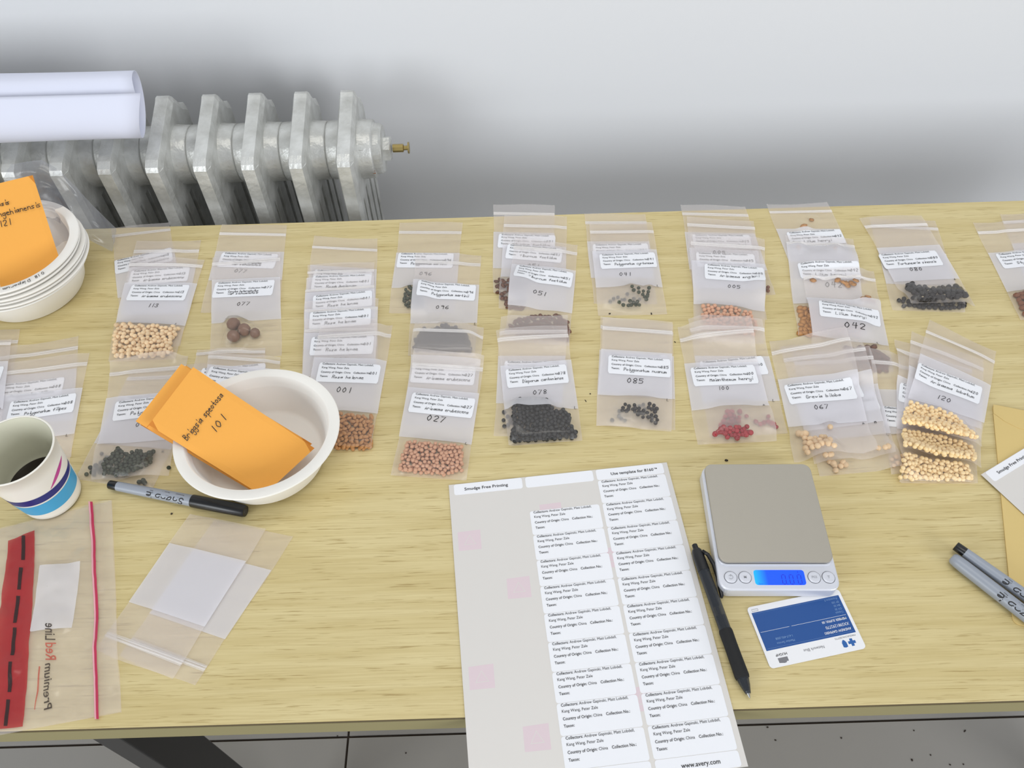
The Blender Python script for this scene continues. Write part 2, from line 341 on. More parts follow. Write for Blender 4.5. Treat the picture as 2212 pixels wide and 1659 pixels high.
for i in range(14):
    x = XL-PIT*i
    if i == 0: s_o, h_o, h2 = sec0, hub0, hub0.copy()
    else: s_o, h_o, h2 = sec0.copy(), hub0.copy(), hub0.copy()
    for o in (s_o, h_o, h2):
        if o.name not in COL.objects: COL.objects.link(o)
    if i == 0: COL.objects.link(h2) if h2.name not in COL.objects else None
    loc = Vector(((x+550)/1000, 0, (750+RZ)/1000))
    s_o.location = loc; h_o.location = loc; h2.location = loc+Vector((0, 0, -.640))
for o in list(rad.children):
    if o.name.startswith('section'): bevel(o, 1.8, 2, 25)
G().lathe([(39, 0), (38, 18), (36, 26), (33, 29), (32.5, 36), (30, 39), (12, 40)], (XL+2, RY, RZ), (1, 0, 0), 32).out('end_plug', MW['steel'], rad, smooth=False)
G().lathe([(17, 0), (17, 9), (14, 10)], (XL+41, RY, RZ), (1, 0, 0), 6).out('hex_nut', MW['steel'], rad)
G().lathe([(5.5, 0), (5.5, 14), (3, 15), (3, 20)], (XL+53, RY, RZ), (1, 0, 0), 8).out('bleed_valve', MW['brass'], rad)
G().lathe([(2.5, 0), (2.5, 2), (7.5, 2.2), (7.5, 4)], (XL+71, RY, RZ), (1, 0, 0), 12).out('valve_knob', MW['brass'], rad)
for a, zz, r in ((XL+25, 2, 3.6), (XL+29, -12, 2.8)):
    yy = RY-math.sqrt(max(36.5**2-zz**2, 1))
    g = G(); 
    for k in range(5):
        g.lathe([(.1, 0), (r*random.uniform(.3, .6), .1), (.1, .9)], (a+random.uniform(-1.5, 1.5), yy-.3, RZ+zz+random.uniform(-r, r)), (0, -1, 0), 7, close=False)
    g.out('rust_patch', MW['rust'], rad)
# supply pipe low behind the table
G().tube([(-1020, RY, RZ-20), (-1180, RY, RZ-20)], 13, 12).out('inlet_pipe', MW['steel'], rad, smooth=True)

# ================================================================ PAPER ROLL on the radiator
def paper_roll():
    x1, x0 = -438., -1020.; n = 60; V = []; Fc = []
    def sect(t, flare):
        # curl: starts at upper lip of the slot facing the room, over the top, back, bottom, front up to lower lip
        a = math.radians(150-26*flare-(t*(395-26*flare))); ry, rz = 44, 31
        if t < .12: s = t/.12; ry *= .62+.38*s; rz *= .45+.55*s; 
        if t > .90: s = (t-.90)/.10; ry *= 1.0-.02*s; rz *= 1.0+.06*s
        y = ry*math.cos(a); z = rz*math.sin(a)
        th = math.radians(24); return (y*math.cos(th)-z*math.sin(th)*-1*0+0, z+y*math.sin(th)*.55)
    nx = 24
    for j in range(nx+1):
        u = j/nx
        for i in range(n+1):
            t = i/n; y, z = sect(t, u)
            xx = x0+(x1-x0)*u+(-14*math.sin(t*math.pi*1.2) if j == nx else 0)
            sc = 1.0+.04*math.sin(u*5); V.append((xx, 884+y*sc+u*-2, 119+z*sc))
    for j in range(nx):
        for i in range(n): a = j*(n+1)+i; Fc.append((a, a+1, a+n+2, a+n+1))
    o = mesh('paper_roll', V, Fc, MW['paper'], smooth=True, origin=(-700, 930, 80))
    so = o.modifiers.new('solid', 'SOLIDIFY'); so.thickness = .0009
    tag(o, 'loosely rolled white paper lying on top of the radiator', 'paper'); return o
paper_roll()

# ================================================================ HEIGHT FIELD of what lies on the table
HX0, HY0, HW_, HH_ = -760, 120, 1560, 740
H = np.zeros((HH_, HW_))
def Hs(x, y, fld=None):
    f = H if fld is None else fld
    gx = np.clip(np.asarray(x)-HX0, 0, HW_-1.01); gy = np.clip(np.asarray(y)-HY0, 0, HH_-1.01); i = gy.astype(int); j = gx.astype(int); a = gy-i; b = gx-j
    return f[i, j]*(1-a)*(1-b)+f[i+1, j]*a*(1-b)+f[i, j+1]*(1-a)*b+f[i+1, j+1]*a*b
GX, GY = np.meshgrid(np.arange(HW_)+HX0, np.arange(HH_)+HY0)
def polymask(poly, sl):
    gx, gy = GX[sl], GY[sl]; m = np.zeros(gx.shape, bool); n = len(poly)
    for i in range(n):
        x0, y0 = poly[i][:2]; x1, y1 = poly[(i+1) % n][:2]
        if abs(y1-y0) < 1e-9: continue
        c = ((y0 <= gy) != (y1 <= gy)) & (gx < (x1-x0)*(gy-y0)/(y1-y0)+x0); m ^= c
    return m
def boxblur(a, r):
    for ax in (0, 1):
        p = np.pad(a, [(r+1, r) if k == ax else (0, 0) for k in (0, 1)], mode='edge'); cs = np.cumsum(p, axis=ax)
        a = (np.take(cs, range(2*r+1, p.shape[ax]), axis=ax)-np.take(cs, range(0, p.shape[ax]-2*r-1), axis=ax))/(2*r+1)
    return a
def dilate(a, r):
    for ax in (0, 1):
        p = np.pad(a, [(r, r) if k == ax else (0, 0) for k in (0, 1)], mode='edge'); n = a.shape[ax]; o = np.take(p, range(0, n), axis=ax)
        for k in range(1, 2*r+1): o = np.maximum(o, np.take(p, range(k, k+n), axis=ax))
        a = o
    return a
def window(poly, pad=26):
    P = np.array(poly)[:, :2]; x0, y0 = P.min(0)-pad; x1, y1 = P.max(0)+pad
    j0, j1 = int(max(0, x0-HX0)), int(min(HW_, x1-HX0)); i0, i1 = int(max(0, y0-HY0)), int(min(HH_, y1-HY0)); return (slice(i0, i1), slice(j0, j1))
def settle(poly, bumps=()):
    """base and top surface of a floppy sheet or pouch laid on the heap; bumps: [(polygon, height)]"""
    sl = window(poly); h = H[sl]; m = polymask(poly, sl)
    hm = np.where(dilate(m.astype(float), 3) > 0, h, 0)
    b = boxblur(boxblur(dilate(hm, 6), 4), 4); base = np.maximum(b, hm)+.15
    t = np.full(h.shape, .45)
    for pl, bh in bumps:
        mm = dilate(polymask(pl, sl).astype(float), 2); t = np.maximum(t, .45+boxblur(boxblur(mm, 3), 3)*bh)
    full_b = np.zeros_like(H); full_b[sl] = base; full_t = np.zeros_like(H); full_t[sl] = base+t
    return sl, m, full_b, full_t
def imprint(sl, m, top): H[sl] = np.where(m, np.maximum(H[sl], top[sl]), H[sl])
def bil(q, u, v): return (q[0]*(1-u)+q[1]*u)*(1-v)+(q[3]*(1-u)+q[2]*u)*v
def grid(q, nu, nv, zf, wav=None):
    V = []; Fc = []
    for j in range(nv+1):
        for i in range(nu+1):
            p = bil(q, i/nu, j/nv); 
            if wav is not None: p = p+wav(i/nu, j/nv)
            V.append((p[0], p[1], float(zf(p[0], p[1]))))
    for j in range(nv):
        for i in range(nu): a = j*(nu+1)+i; Fc.append((a, a+nu+1, a+nu+2, a+1))
    return V, Fc

# ---------------------------------------------------------------- seeds
def ico(sub, squash=(1, 1, 1), jag=0.):
    bm = bmesh.new(); bmesh.ops.create_icosphere(bm, subdivisions=sub, radius=1)
    for v in bm.verts:
        k = 1+random.uniform(-jag, jag); v.co = Vector((v.co.x*squash[0]*k, v.co.y*squash[1]*k, v.co.z*squash[2]*k))
    V = [tuple(v.co) for v in bm.verts]; Fc = [tuple(v.index for v in f.verts) for f in bm.faces]; bm.free(); return V, Fc
SEED_SHAPES = {'round': ico(2, (1, .96, .93), .03), 'point': None, 'grain': ico(2, (1.25, .78, .7), .03), 'lump': ico(2, (1.05, .9, .8), .07), 'flake': ico(1, (1.25, .95, .10), .10)}
v_, f_ = ico(2, (1, .95, .92), .02); SEED_SHAPES['point'] = ([(x*(1+.28*max(0, x)**4), y, z) for x, y, z in v_], f_)
def seed_mesh(shape, r, m):
    V, Fc = SEED_SHAPES[shape]; me = bpy.data.meshes.new('seed'); me.from_pydata([(x*r/1000, y*r/1000, z*r/1000) for x, y, z in V], [], Fc)
    me.polygons.foreach_set('use_smooth', [True]*len(me.polygons)); me.materials.append(m); return me
def scatter(poly, n, dmin, tries=60):
    P = np.array(poly)[:, :2]; lo, hi = P.min(0), P.max(0); pts = []
    def inside(x, y):
        c = False; k = len(P)
        for i in range(k):
            x0, y0 = P[i]; x1, y1 = P[(i+1) % k]
            if (y0 <= y) != (y1 <= y) and x < (x1-x0)*(y-y0)/(y1-y0)+x0: c = not c
        return c
    t = 0
    while len(pts) < n and t < n*tries:
        t += 1; x, y = random.uniform(lo[0], hi[0]), random.uniform(lo[1], hi[1])
        if inside(x, y) and all((x-a)**2+(y-b)**2 > dmin*dmin for a, b in pts[-400:]): pts.append((x, y))
    return pts
def put_seeds(spec, basef):
    """spec: dict(name,label,group,shape,r,mat, pts or poly+n, under) ; individuals on top, 'under' layer as stuff"""
    me = spec.get('mesh') or seed_mesh(spec['shape'], spec['r'], spec['mat']); r = spec['r']; lift = 0.
    rz = {'flake': .25, 'grain': .72, 'lump': .8}.get(spec['shape'], .93)*r
    pile = bool(spec.get('poly')) and not spec.get('single')
    if spec.get('under') or pile:
        V0, F0 = SEED_SHAPES[spec['shape']]; g = G()
        def heap(pts, up):
            for x, y in pts:
                R = Euler((random.uniform(-.5, .5)*(spec['shape'] != 'flake' or .5), random.uniform(-.5, .5)*(spec['shape'] != 'flake' or .5), random.uniform(0, 6.3))).to_matrix(); k = random.uniform(.85, 1.1); z = float(basef(x, y))+rz+.1+up
                g.add([tuple(R @ Vector(v)*r*k+Vector((x, y, z))) for v in V0], F0)
        if spec.get('under'): heap(scatter(spec['poly'], spec['under'], r*1.45), 0.); lift = rz*1.15
        if pile: heap(scatter(spec['poly'], spec['n'], r*spec.get('gap', 1.62)), lift)
        if g.n:
            o = g.out(spec['name'], spec['mat'], smooth=True)
            tag(o, ('heap of '+spec['label'].replace('small ', '').replace(' seed', ' seeds', 1)) if pile else spec['under_label'], 'seeds', kind='stuff')
    if pile: return lift
    pts = spec.get('pts') or scatter(spec['poly'], spec['n'], r*spec.get('gap', 1.62))
    for i, (x, y) in enumerate(pts):
        o = bpy.data.objects.new(spec['name'], me); COL.objects.link(o); k = random.uniform(.86, 1.1)
        o.location = w((x, y, float(basef(x, y))+rz*k+lift+.15)); o.scale = (k, k, k)
        flat = spec['shape'] == 'flake'
        o.rotation_euler = (random.uniform(-.25, .25) if flat else random.uniform(-.6, .6), random.uniform(-.25, .25) if flat else random.uniform(-.6, .6), random.uniform(0, 6.3))
        tag(o, spec['label'], spec.get('cat', 'seed'), spec['group'])
    return lift

# ---------------------------------------------------------------- small zip bags
def rect_sticker(k, tl, tr):
    """label 66.7 x 25.4 mm; its top-left corner and its direction come from two points"""
    a, b = UC(k, tl, 3)[:2], UC(k, tr, 3)[:2]; d = (b-a)/np.linalg.norm(b-a); n = np.array([d[1], -d[0]]); k2 = np.linalg.norm(b-a)/LBL_W
    k2 = min(max(k2, .94), 1.06); return a, d*k2, n
def flat_map(V2, o, d, n): return np.array([o+d*x-n*y for x, y in V2])
FILM_TINT = MW['film']
def bag(k, TL, TR, BR, BL, label, panel=(.30, .73), stick=None, num=None, numat=None, numh=5.4, corner=None, cornat=None, taxon=None, seeds=(), zipv=.105, empty=False, group=None, wide=1.0, tax_dy=0, name='zip_bag', cno=None):
    q = [UC(k, p, 2)[:2] if p is not None else None for p in (TL, TR, BR, BL)]
    d = q[1]-q[0]; W = np.linalg.norm(d); pr = np.array([d[1], -d[0]])/W
    if q[3] is None: q[3] = q[0]+pr*150
    if q[2] is None: q[2] = q[1]+(q[3]-q[0])
    poly = [tuple(p) for p in q]
    bumps = []
    for s in seeds:
        if 'poly' in s: s['poly'] = [tuple(UC(k, p, 3)[:2]) for p in s['poly']]
        else:
            s['pts'] = [tuple(UC(k, p, 3)[:2]) for p in s['at']]
            s['poly'] = None
        hgt = s['r']*(1.0 if s['shape'] == 'flake' else 2.0)*(1.9 if s.get('under') else 1.0)+.8
        if s['poly']: bumps.append((s['poly'], hgt))
        else:
            for (x, y) in s['pts']: rr = s['r']+1.; bumps.append(([(x-rr, y-rr), (x+rr, y-rr), (x+rr, y+rr), (x-rr, y+rr)], hgt))
    sl, m, fb, ft = settle(poly, bumps)
    base = lambda x, y: Hs(x, y, fb); top = lambda x, y: Hs(x, y, ft)
    for s in seeds: put_seeds(s, base)
    c = sum(q)/4; root = thing(name, (c[0], c[1], float(base(c[0], c[1]))), label, 'bag', group)
    ph = random.uniform(0, 6); pn = np.append(d/W, 0)[:2]
    wav = lambda u, v: pn*(.7*math.sin(v*9+ph)*(1 if u < .5 else -.6))*(abs(u-.5)*2)**2-pr*(1.2*math.sin(u*5+ph)*(1-v)**8)
    nu, nv = 24, 44
    Vt, Ft = grid(q, nu, nv, top, wav); Vb, Fb = grid(q, nu, nv, base, wav); nt_ = len(Vt)
    for j in range(nv+1):                                     # welded side seams and bottom
        for i in (0, nu): a = j*(nu+1)+i; Vb[a] = Vt[a]
    Fall = Ft+[tuple(x+nt_ for x in f[::-1]) for f in Fb]
    fo = mesh('film', Vt+Vb, Fall, [MW['film'], MW['filmback']], root, smooth=True)
    fo.data.polygons.foreach_set('material_index', [0]*len(Ft)+[1]*len(Fb))
    # zip rib: two close ridges
    g = G()
    for dv, rr in ((0, .9), (.014, .6)):
        pts = []
        for i in range(21):
            p = bil(q, i/20, zipv+dv)+wav(i/20, zipv+dv)*.6; pts.append((p[0], p[1], float(top(p[0], p[1]))+.35))
        g.tube(pts, rr*.8, 6)
    # wider welded band around the zip
    V, Fc = grid([bil(q, 0, zipv-.012), bil(q, 1, zipv-.012), bil(q, 1, zipv+.026), bil(q, 0, zipv+.026)], 24, 2, lambda x, y: top(x, y)+.25)
    g.add(V, Fc); g.out('zip_strip', MW['zip'], root)
    up = lambda off: (lambda x, y: top(x, y)+off)
    if panel:
        a, b = panel; al, bl, ar, br = (a, b, a, b) if not isinstance(a, tuple) else (a[0], b[0], a[1], b[1])
        pq = [bil(q, 0.0, al), bil(q, 1.0, ar), bil(q, 1.0, br), bil(q, 0.0, bl)]
        V, Fc = grid(pq, 24, 22, up(.22)); pan = mesh('writing_panel', V, Fc, MW['panel'], root, smooth=True)
        if num:
            o0 = UC(k, numat, 3)[:2]; dd = (pq[1]-pq[0])/np.linalg.norm(pq[1]-pq[0]); 
            if stick: _, dd, _n = rect_sticker(k, *stick)
            dd = dd/np.linalg.norm(dd); nn = np.array([dd[1], -dd[0]])
            V2, F2 = handwrite(num, 0, 0, numh, max(.5, numh*.11), adv=1.15, seed=len(label)); V2 = V2-(V2.max(0)+V2.min(0))/2; P = flat_map(V2, o0, dd, nn)
            mesh('handwritten_number', [(x, y, float(top(x, y))+.5) for x, y in P], F2, MW['pen'], pan)
        if corner:
            o0 = UC(k, cornat, 3)[:2]; dd = d/W; nn = pr
            V2, F2 = handwrite(corner, 0, 0, 2.9, .5); V2 = V2-V2.mean(0); P = flat_map(V2, o0, dd, nn)
            mesh('handwritten_letter', [(x, y, float(top(x, y))+.5) for x, y in P], F2, MW['pen'], pan)
    if stick:
        o0, dd, nn = rect_sticker(k, *stick)
        poly2 = rrect(0, -LBL_H, LBL_W, 0, 2.2, 3)
        # a rounded sticker: grid clipped by shrinking the first and last rows
        V = []; Fc = []; NU, NV = 22, 9
        for j in range(NV+1):
            yy = -LBL_H*j/NV; e = 1.3 if j in (0, NV) else 0
            for i in range(NU+1):
                xx = LBL_W*i/NU; xx = min(max(xx, e), LBL_W-e); p = o0+dd*xx-nn*yy; V.append((p[0], p[1], float(top(p[0], p[1]))+.45))
        for j in range(NV):
            for i in range(NU): a = j*(NU+1)+i; Fc.append((a, a+NU+1, a+NU+2, a+1))
        st = mesh('sticker', V, Fc, MW['sticker'], root, smooth=True)
        P = flat_map(LABEL_TXT[0], o0, dd, nn); mesh('printed_text', [(x, y, float(top(x, y))+.8) for x, y in P], LABEL_TXT[1], MW['ink'], st)
        L = []
        cc = cno or num
        if cc: L.append(handwrite(cc, 56.2 if len(cc) > 2 else 59, -13.6, 3.4, .42))
        if taxon:
            for q2, t in enumerate(taxon.split('/')):
                wd = 46./max(12, len(t)); L.append(handwrite(t, 17, -20.3-q2*3.4+tax_dy+(2.2 if '/' in taxon else 0), 3.9 if '/' not in taxon else 3.0, .42, adv=min(1.0, wd/(3.9/6*4.5))*1.0))
        if L:
            V2, F2 = merge(L); P = flat_map(V2, o0, dd, nn); mesh('handwriting', [(x, y, float(top(x, y))+.8) for x, y in P], F2, MW['pen'], st)
    imprint(sl, m, ft+.9)
    return root
SM = dict(cream=seed_mat('cream_seed', (240, 210, 166), var=.18), tan=seed_mat('tan_seed', (176, 126, 78), var=.35), pinkish=seed_mat('pinkish_seed', (216, 164, 130), var=.3), black=seed_mat('black_seed', (36, 36, 34), .55, var=.5),
          olive=seed_mat('olive_seed', (56, 62, 44), .6, var=.5), red=seed_mat('red_seed', (158, 38, 46), .35, var=.35), pale=seed_mat('pale_seed', (248, 220, 168), .45, var=.2), beige=seed_mat('beige_seed', (226, 194, 152), .5),
          flake=seed_mat('flake_seed', (190, 134, 74), .6, var=.35), brown=seed_mat('brown_seed', (118, 72, 44), .6, var=.45), nut=seed_mat('nut_shell', (124, 92, 72), .5, var=.2), coal=seed_mat('coal_seed', (34, 30, 28), .5, var=.5), white=seed_mat('white_hilum', (205, 190, 160), .6))
def S(shape, r, m, label, group, poly=None, n=0, at=None, under=0, ul='', name='seed', gap=1.62, cat='seed', single=False):
    d = dict(single=single, shape=shape, r=r, mat=SM[m], label=label, group=group, n=n, name=name, gap=gap, cat=cat)
    if under: d.update(under=under, under_label=ul)
    if poly: d['poly'] = poly
    else: d['at'] = at
    return d

# ================================================================ BAGS, back ones first
L = lambda *a, **k: bag(*a, **k)
# -- column 113
L('c4', (100, 160), (750, 88), (900, 960), (185, 1085), 'hindmost of the three zip bags numbered 113, tilted, at the back left table corner', stick=((133, 520), (773, 372)), taxon='Arisaema erubescens', cno='113', panel=(.42, .86), group='bags numbered 113')
L('c4', (385, 315), (1108, 300), (870, 1480), (130, 1500), 'middle zip bag of the three numbered 113, its sticker half under the front one', stick=((330, 645), (985, 590)), taxon='Arisaema erubescens', cno='113', panel=(.27, .72), group='bags numbered 113')
L('c4', (330, 505), (1150, 512), (828, 1625), (60, 1655), 'front zip bag numbered 113 packed with round cream seeds', stick=((343, 812), (990, 812)), num='113', numat=(585, 1040), corner='L', cornat=(830, 1245), taxon='Arisaema erubescens',
  panel=(.27, .70), zipv=.075, group='bags numbered 113', seeds=[S('point', 2.75, 'cream', 'round cream seed in the front bag numbered 113', 'cream seeds in bag 113', [(180, 1268), (640, 1285), (860, 1300), (800, 1420), (770, 1600), (140, 1612), (160, 1420)], 120, single=True, under=90, ul='deeper cream seeds at the bottom of the front bag numbered 113')])
# -- column 077
L('c4', (1345, 112), (2065, 132), (1985, 1085), (1100, 1108), 'rear zip bag numbered 077 lying at the table edge before the radiator', stick=((1345, 428), (1990, 448)), taxon='Corylus heterophyllus/var sichuanensis', num='077', numat=(1550, 635), panel=(.33, .66), zipv=.115, group='bags numbered 077')
NUTS = [((1488, 1275), 7.6), ((1485, 1405), 7.4), ((1605, 1335), 7.4), ((1722, 1362), 5.6)]
L('c4', (1240, 497), (1995, 442), (2010, 1590), (1212, 1625), 'front zip bag numbered 077 holding four brown nuts', stick=((1272, 775), (1950, 745)), taxon='Corylus heterophyllus/var sichuanensis', num='077', numat=(1585, 1012),
  panel=((.245, .26), (.675, .665)), zipv=.07, group='bags numbered 077', seeds=[S('round', r, 'nut', 'brown hazelnut in the front bag numbered 077, ' + t, 'nuts in bag 077', at=[p], name='hazelnut', cat='nut') for (p, r), t in zip(NUTS, ('uppermost', 'lower left one', 'middle one', 'smallest at the right'))])
# -- column 001
G1 = 'bags numbered 001'
L('c5', (190, 250), (910, 280), (880, 1180), (95, 1100), 'hindmost of the six overlapping zip bags numbered 001', stick=((205, 620), (865, 640)), taxon='Rosa helenae', cno='001', panel=(.40, .86), zipv=.15, group=G1)
L('c5', (132, 575), (872, 545), (862, 1400), (70, 1380), 'second zip bag from the back of the stack numbered 001', stick=((185, 705), (870, 680)), taxon='Rosa helenae', num='001', numat=(480, 830), panel=(.2, .62), zipv=.12, group=G1)
L('c5', (108, 745), (872, 690), (905, 1560), (75, 1600), 'third zip bag from the back of the stack numbered 001', stick=((190, 935), (850, 872)), taxon='Rosa helenae', cno='001', panel=(.2, .62), zipv=.17, group=G1)
L('c5', (108, 1000), (920, 965), (900, 1860), (60, 1880), 'fourth zip bag from the back of the stack numbered 001', stick=((160, 1130), (842, 1080)), taxon='Rosa helenae', num='001', numat=(480, 1330), panel=(.12, .62), zipv=.14, group=G1)
L('b3', (95, 65), (812, 55), (770, 900), (40, 930), 'fifth zip bag from the back of the stack numbered 001, right above the front one', stick=((160, 238), (782, 222)), taxon='Rosa helenae', num='001', numat=(432, 448), panel=(.17, .66), zipv=.14, group=G1)
L('b3', (245, 150), (962, 96), (748, 1340), (0, 1335), 'front zip bag numbered 001 half under the bowl, full of tan seeds', stick=((238, 487), (846, 505)), taxon='Rosa helenae', num='001', numat=(475, 747), numh=6.2,
  panel=((.27, .315), (.70, .735)), zipv=.09, group=G1, seeds=[S('grain', 2.7, 'tan', 'small tan oval seed in the front bag numbered 001', 'tan seeds in bag 001', [(390, 985), (440, 985), (755, 1020), (742, 1325), (385, 1330)], 150, under=80, ul='deeper tan seeds in the front bag numbered 001', gap=1.5)])
# -- column 096 and 027
L('c5', (1165, 90), (1860, 95), (1770, 1115), (1030, 1112), 'rear zip bag numbered 096 with its seeds showing at the left of the front one', stick=((1143, 434), (1765, 440)), taxon='Polygonatum martinii', num='096', numat=(1445, 665), panel=(.36, .745), zipv=.12, group='bags numbered 096',
  seeds=[S('lump', 2.4, 'olive', 'dark green seed in the rear bag numbered 096', 'dark seeds in the rear bag 096', [(1215, 840), (1330, 790), (1420, 850), (1420, 1060), (1250, 1060), (1195, 980)], 40, gap=1.5)])
L('c5', (1345, 438), (2068, 470), (2000, 1600), (1245, 1590), 'front zip bag numbered 096 with a dark heap of seeds', stick=((1375, 780), (2015, 795)), taxon='Polygonatum martinii', num='096', numat=(1635, 1052), corner='L', cornat=(2000, 1230), panel=((.31, .31), (.71, .69)), zipv=.095, group='bags numbered 096',
  seeds=[S('lump', 2.5, 'black', 'blackish seed in the front bag numbered 096', 'dark seeds in the front bag 096', [(1345, 1400), (1420, 1290), (1500, 1330), (1650, 1245), (1790, 1290), (1900, 1345), (1962, 1548), (1700, 1550), (1310, 1535)], 110, under=120, ul='deeper dark seeds in the front bag numbered 096', gap=1.5)])
L('b3', (1190, 108), (1868, 130), (1770, 1120), (1055, 1090), 'rear zip bag numbered 027, its sticker above the front one', stick=((1162, 478), (1790, 508)), taxon='Arisaema erubescens', num='027', numat=(1455, 782), numh=6.5, panel=(.34, .76), zipv=.105, group='bags numbered 027')
L('b3', (1175, 400), (1877, 430), (1690, 1642), (945, 1590), 'front zip bag numbered 027 full of pinkish round seeds', stick=((1160, 770), (1787, 833)), taxon='Arisaema erubescens', num='027', numat=(1395, 1032), numh=7, corner='L', cornat=(1690, 1277), panel=((.29, .315), (.70, .73)), zipv=.10, group='bags numbered 027',
  seeds=[S('round', 2.25, 'pinkish', 'small pinkish tan seed in the front bag numbered 027', 'pinkish seeds in bag 027', [(1110, 1262), (1400, 1290), (1645, 1312), (1650, 1545), (1500, 1592), (1030, 1555), (1060, 1400)], 230, under=150, ul='deeper pinkish seeds in the front bag numbered 027', gap=1.6)])
# -- column 051
L('c6', (140, 45), (832, 58), (830, 1085), (128, 1062), 'rear zip bag numbered 051 whose top hangs over the back edge of the table', stick=((198, 380), (846, 400)), taxon='Viburnum foetidum', cno='051', panel=(.335, .74), zipv=.11, group='bags numbered 051',
  seeds=[S('flake', 3., 'brown', 'thin brown seed in the rear bag numbered 051', 'brown seeds in the rear bag 051', [(165, 900), (400, 900), (400, 1060), (180, 1060)], 22, gap=1.2)])
L('c6', (265, 180), (972, 196), (955, 1260), (198, 1240), 'middle zip bag numbered 051 between the other two', stick=((300, 508), (928, 558)), taxon='Viburnum foetidum', num='051', numat=(590, 752), panel=(.345, .72), zipv=.12, group='bags numbered 051',
  seeds=[S('flake', 3.2, 'brown', 'thin brown seed in the middle bag numbered 051', 'brown seeds in the middle bag 051', [(235, 930), (500, 950), (500, 1240), (225, 1240)], 40, gap=1.1)])
L('c6', (375, 455), (1100, 510), (1000, 1660), (262, 1600), 'front zip bag numbered 051 with a greyish sheen under its number', stick=((402, 760), (1050, 832)), taxon='Viburnum foetidum', num='051', numat=(662, 1078), numh=6, panel=((.28, .28), (.70, .705)), zipv=.095, group='bags numbered 051',
  seeds=[S('flake', 3.2, 'brown', 'thin brown seed in the front bag numbered 051', 'brown seeds in the front bag 051', [(370, 1350), (560, 1325), (860, 1300), (985, 1390), (1000, 1600), (290, 1500)], 90, gap=1.1)])
# -- column 078
L('b4', (205, 30), (942, 28), (850, 1310), (138, 1308), 'rear zip bag numbered 078, slightly left of the front one', stick=((250, 490), (925, 488)), taxon='Disporum cantoniense', cno='078', panel=(.345, .745), zipv=.15, group='bags numbered 078',
  seeds=[S('round', 2.3, 'black', 'round black seed in the rear bag numbered 078', 'black seeds in the rear bag 078', at=[(245, 1054), (240, 1140), (248, 1205), (290, 1195), (310, 1150), (330, 1110), (285, 1100), (340, 1170)])])
L('b4', (165, 178), (925, 150), (1102, 1357), (288, 1415), 'front zip bag numbered 078 packed with round black seeds', stick=((258, 592), (917, 532)), taxon='Disporum cantoniense', num='078', numat=(635, 835), corner='L', cornat=(1017, 1000), panel=((.33, .30), (.735, .735)), zipv=.095, group='bags numbered 078',
  seeds=[S('round', 2.4, 'black', 'round black seed in the front bag numbered 078', 'black seeds in the front bag 078', [(350, 1000), (400, 940), (700, 940), (790, 1060), (900, 1050), (950, 1100), (975, 1220), (1025, 1270), (1015, 1330), (880, 1345), (360, 1390), (325, 1350), (345, 1280)], 190, under=150, ul='deeper black seeds in the front bag numbered 078', gap=1.55)])
# -- 041
L('c6', (1168, 158), (1868, 155), (2005, 1185), (1278, 1180), 'rear zip bag numbered 041, its top at the back edge of the table', stick=((1265, 500), (1893, 490)), taxon='Polygonatum cyrtonema', cno='041', panel=(.33, .735), zipv=.105, group='bags numbered 041',
  seeds=[S('round', 2.2, 'olive', 'dark seed in the rear bag numbered 041, dulled by the film above', 'seeds in the rear bag 041', at=[(1465, 1162), (1505, 1128), (1553, 1112), (1597, 1138), (1628, 1138), (1660, 1075), (1735, 1128), (1800, 1130)])])
L('c6', (1225, 272), (1942, 265), (2112, 1300), (1335, 1318), 'front zip bag numbered 041 with a few loose dark seeds', stick=((1337, 625), (1970, 600)), taxon='Polygonatum cyrtonema', num='041', numat=(1635, 850), corner='L', cornat=(2005, 985), panel=((.33, .315), (.725, .73)), zipv=.105, group='bags numbered 041',
  seeds=[S('round', 2.35, 'olive', 'dark green seed in the front bag numbered 041', 'seeds in the front bag 041', at=[(1710, 1022), (1785, 1032), (1905, 1020), (1727, 1072), (1785, 1095), (1838, 1075), (1895, 1075), (1888, 1112), (1882, 1137), (1852, 1147), (1830, 1120), (1870, 1172), (1565, 1200), (1612, 1220), (1687, 1190), (1670, 1222), (1702, 1220), (1727, 1203), (1770, 1195), (1795, 1218), (1755, 1217)])])
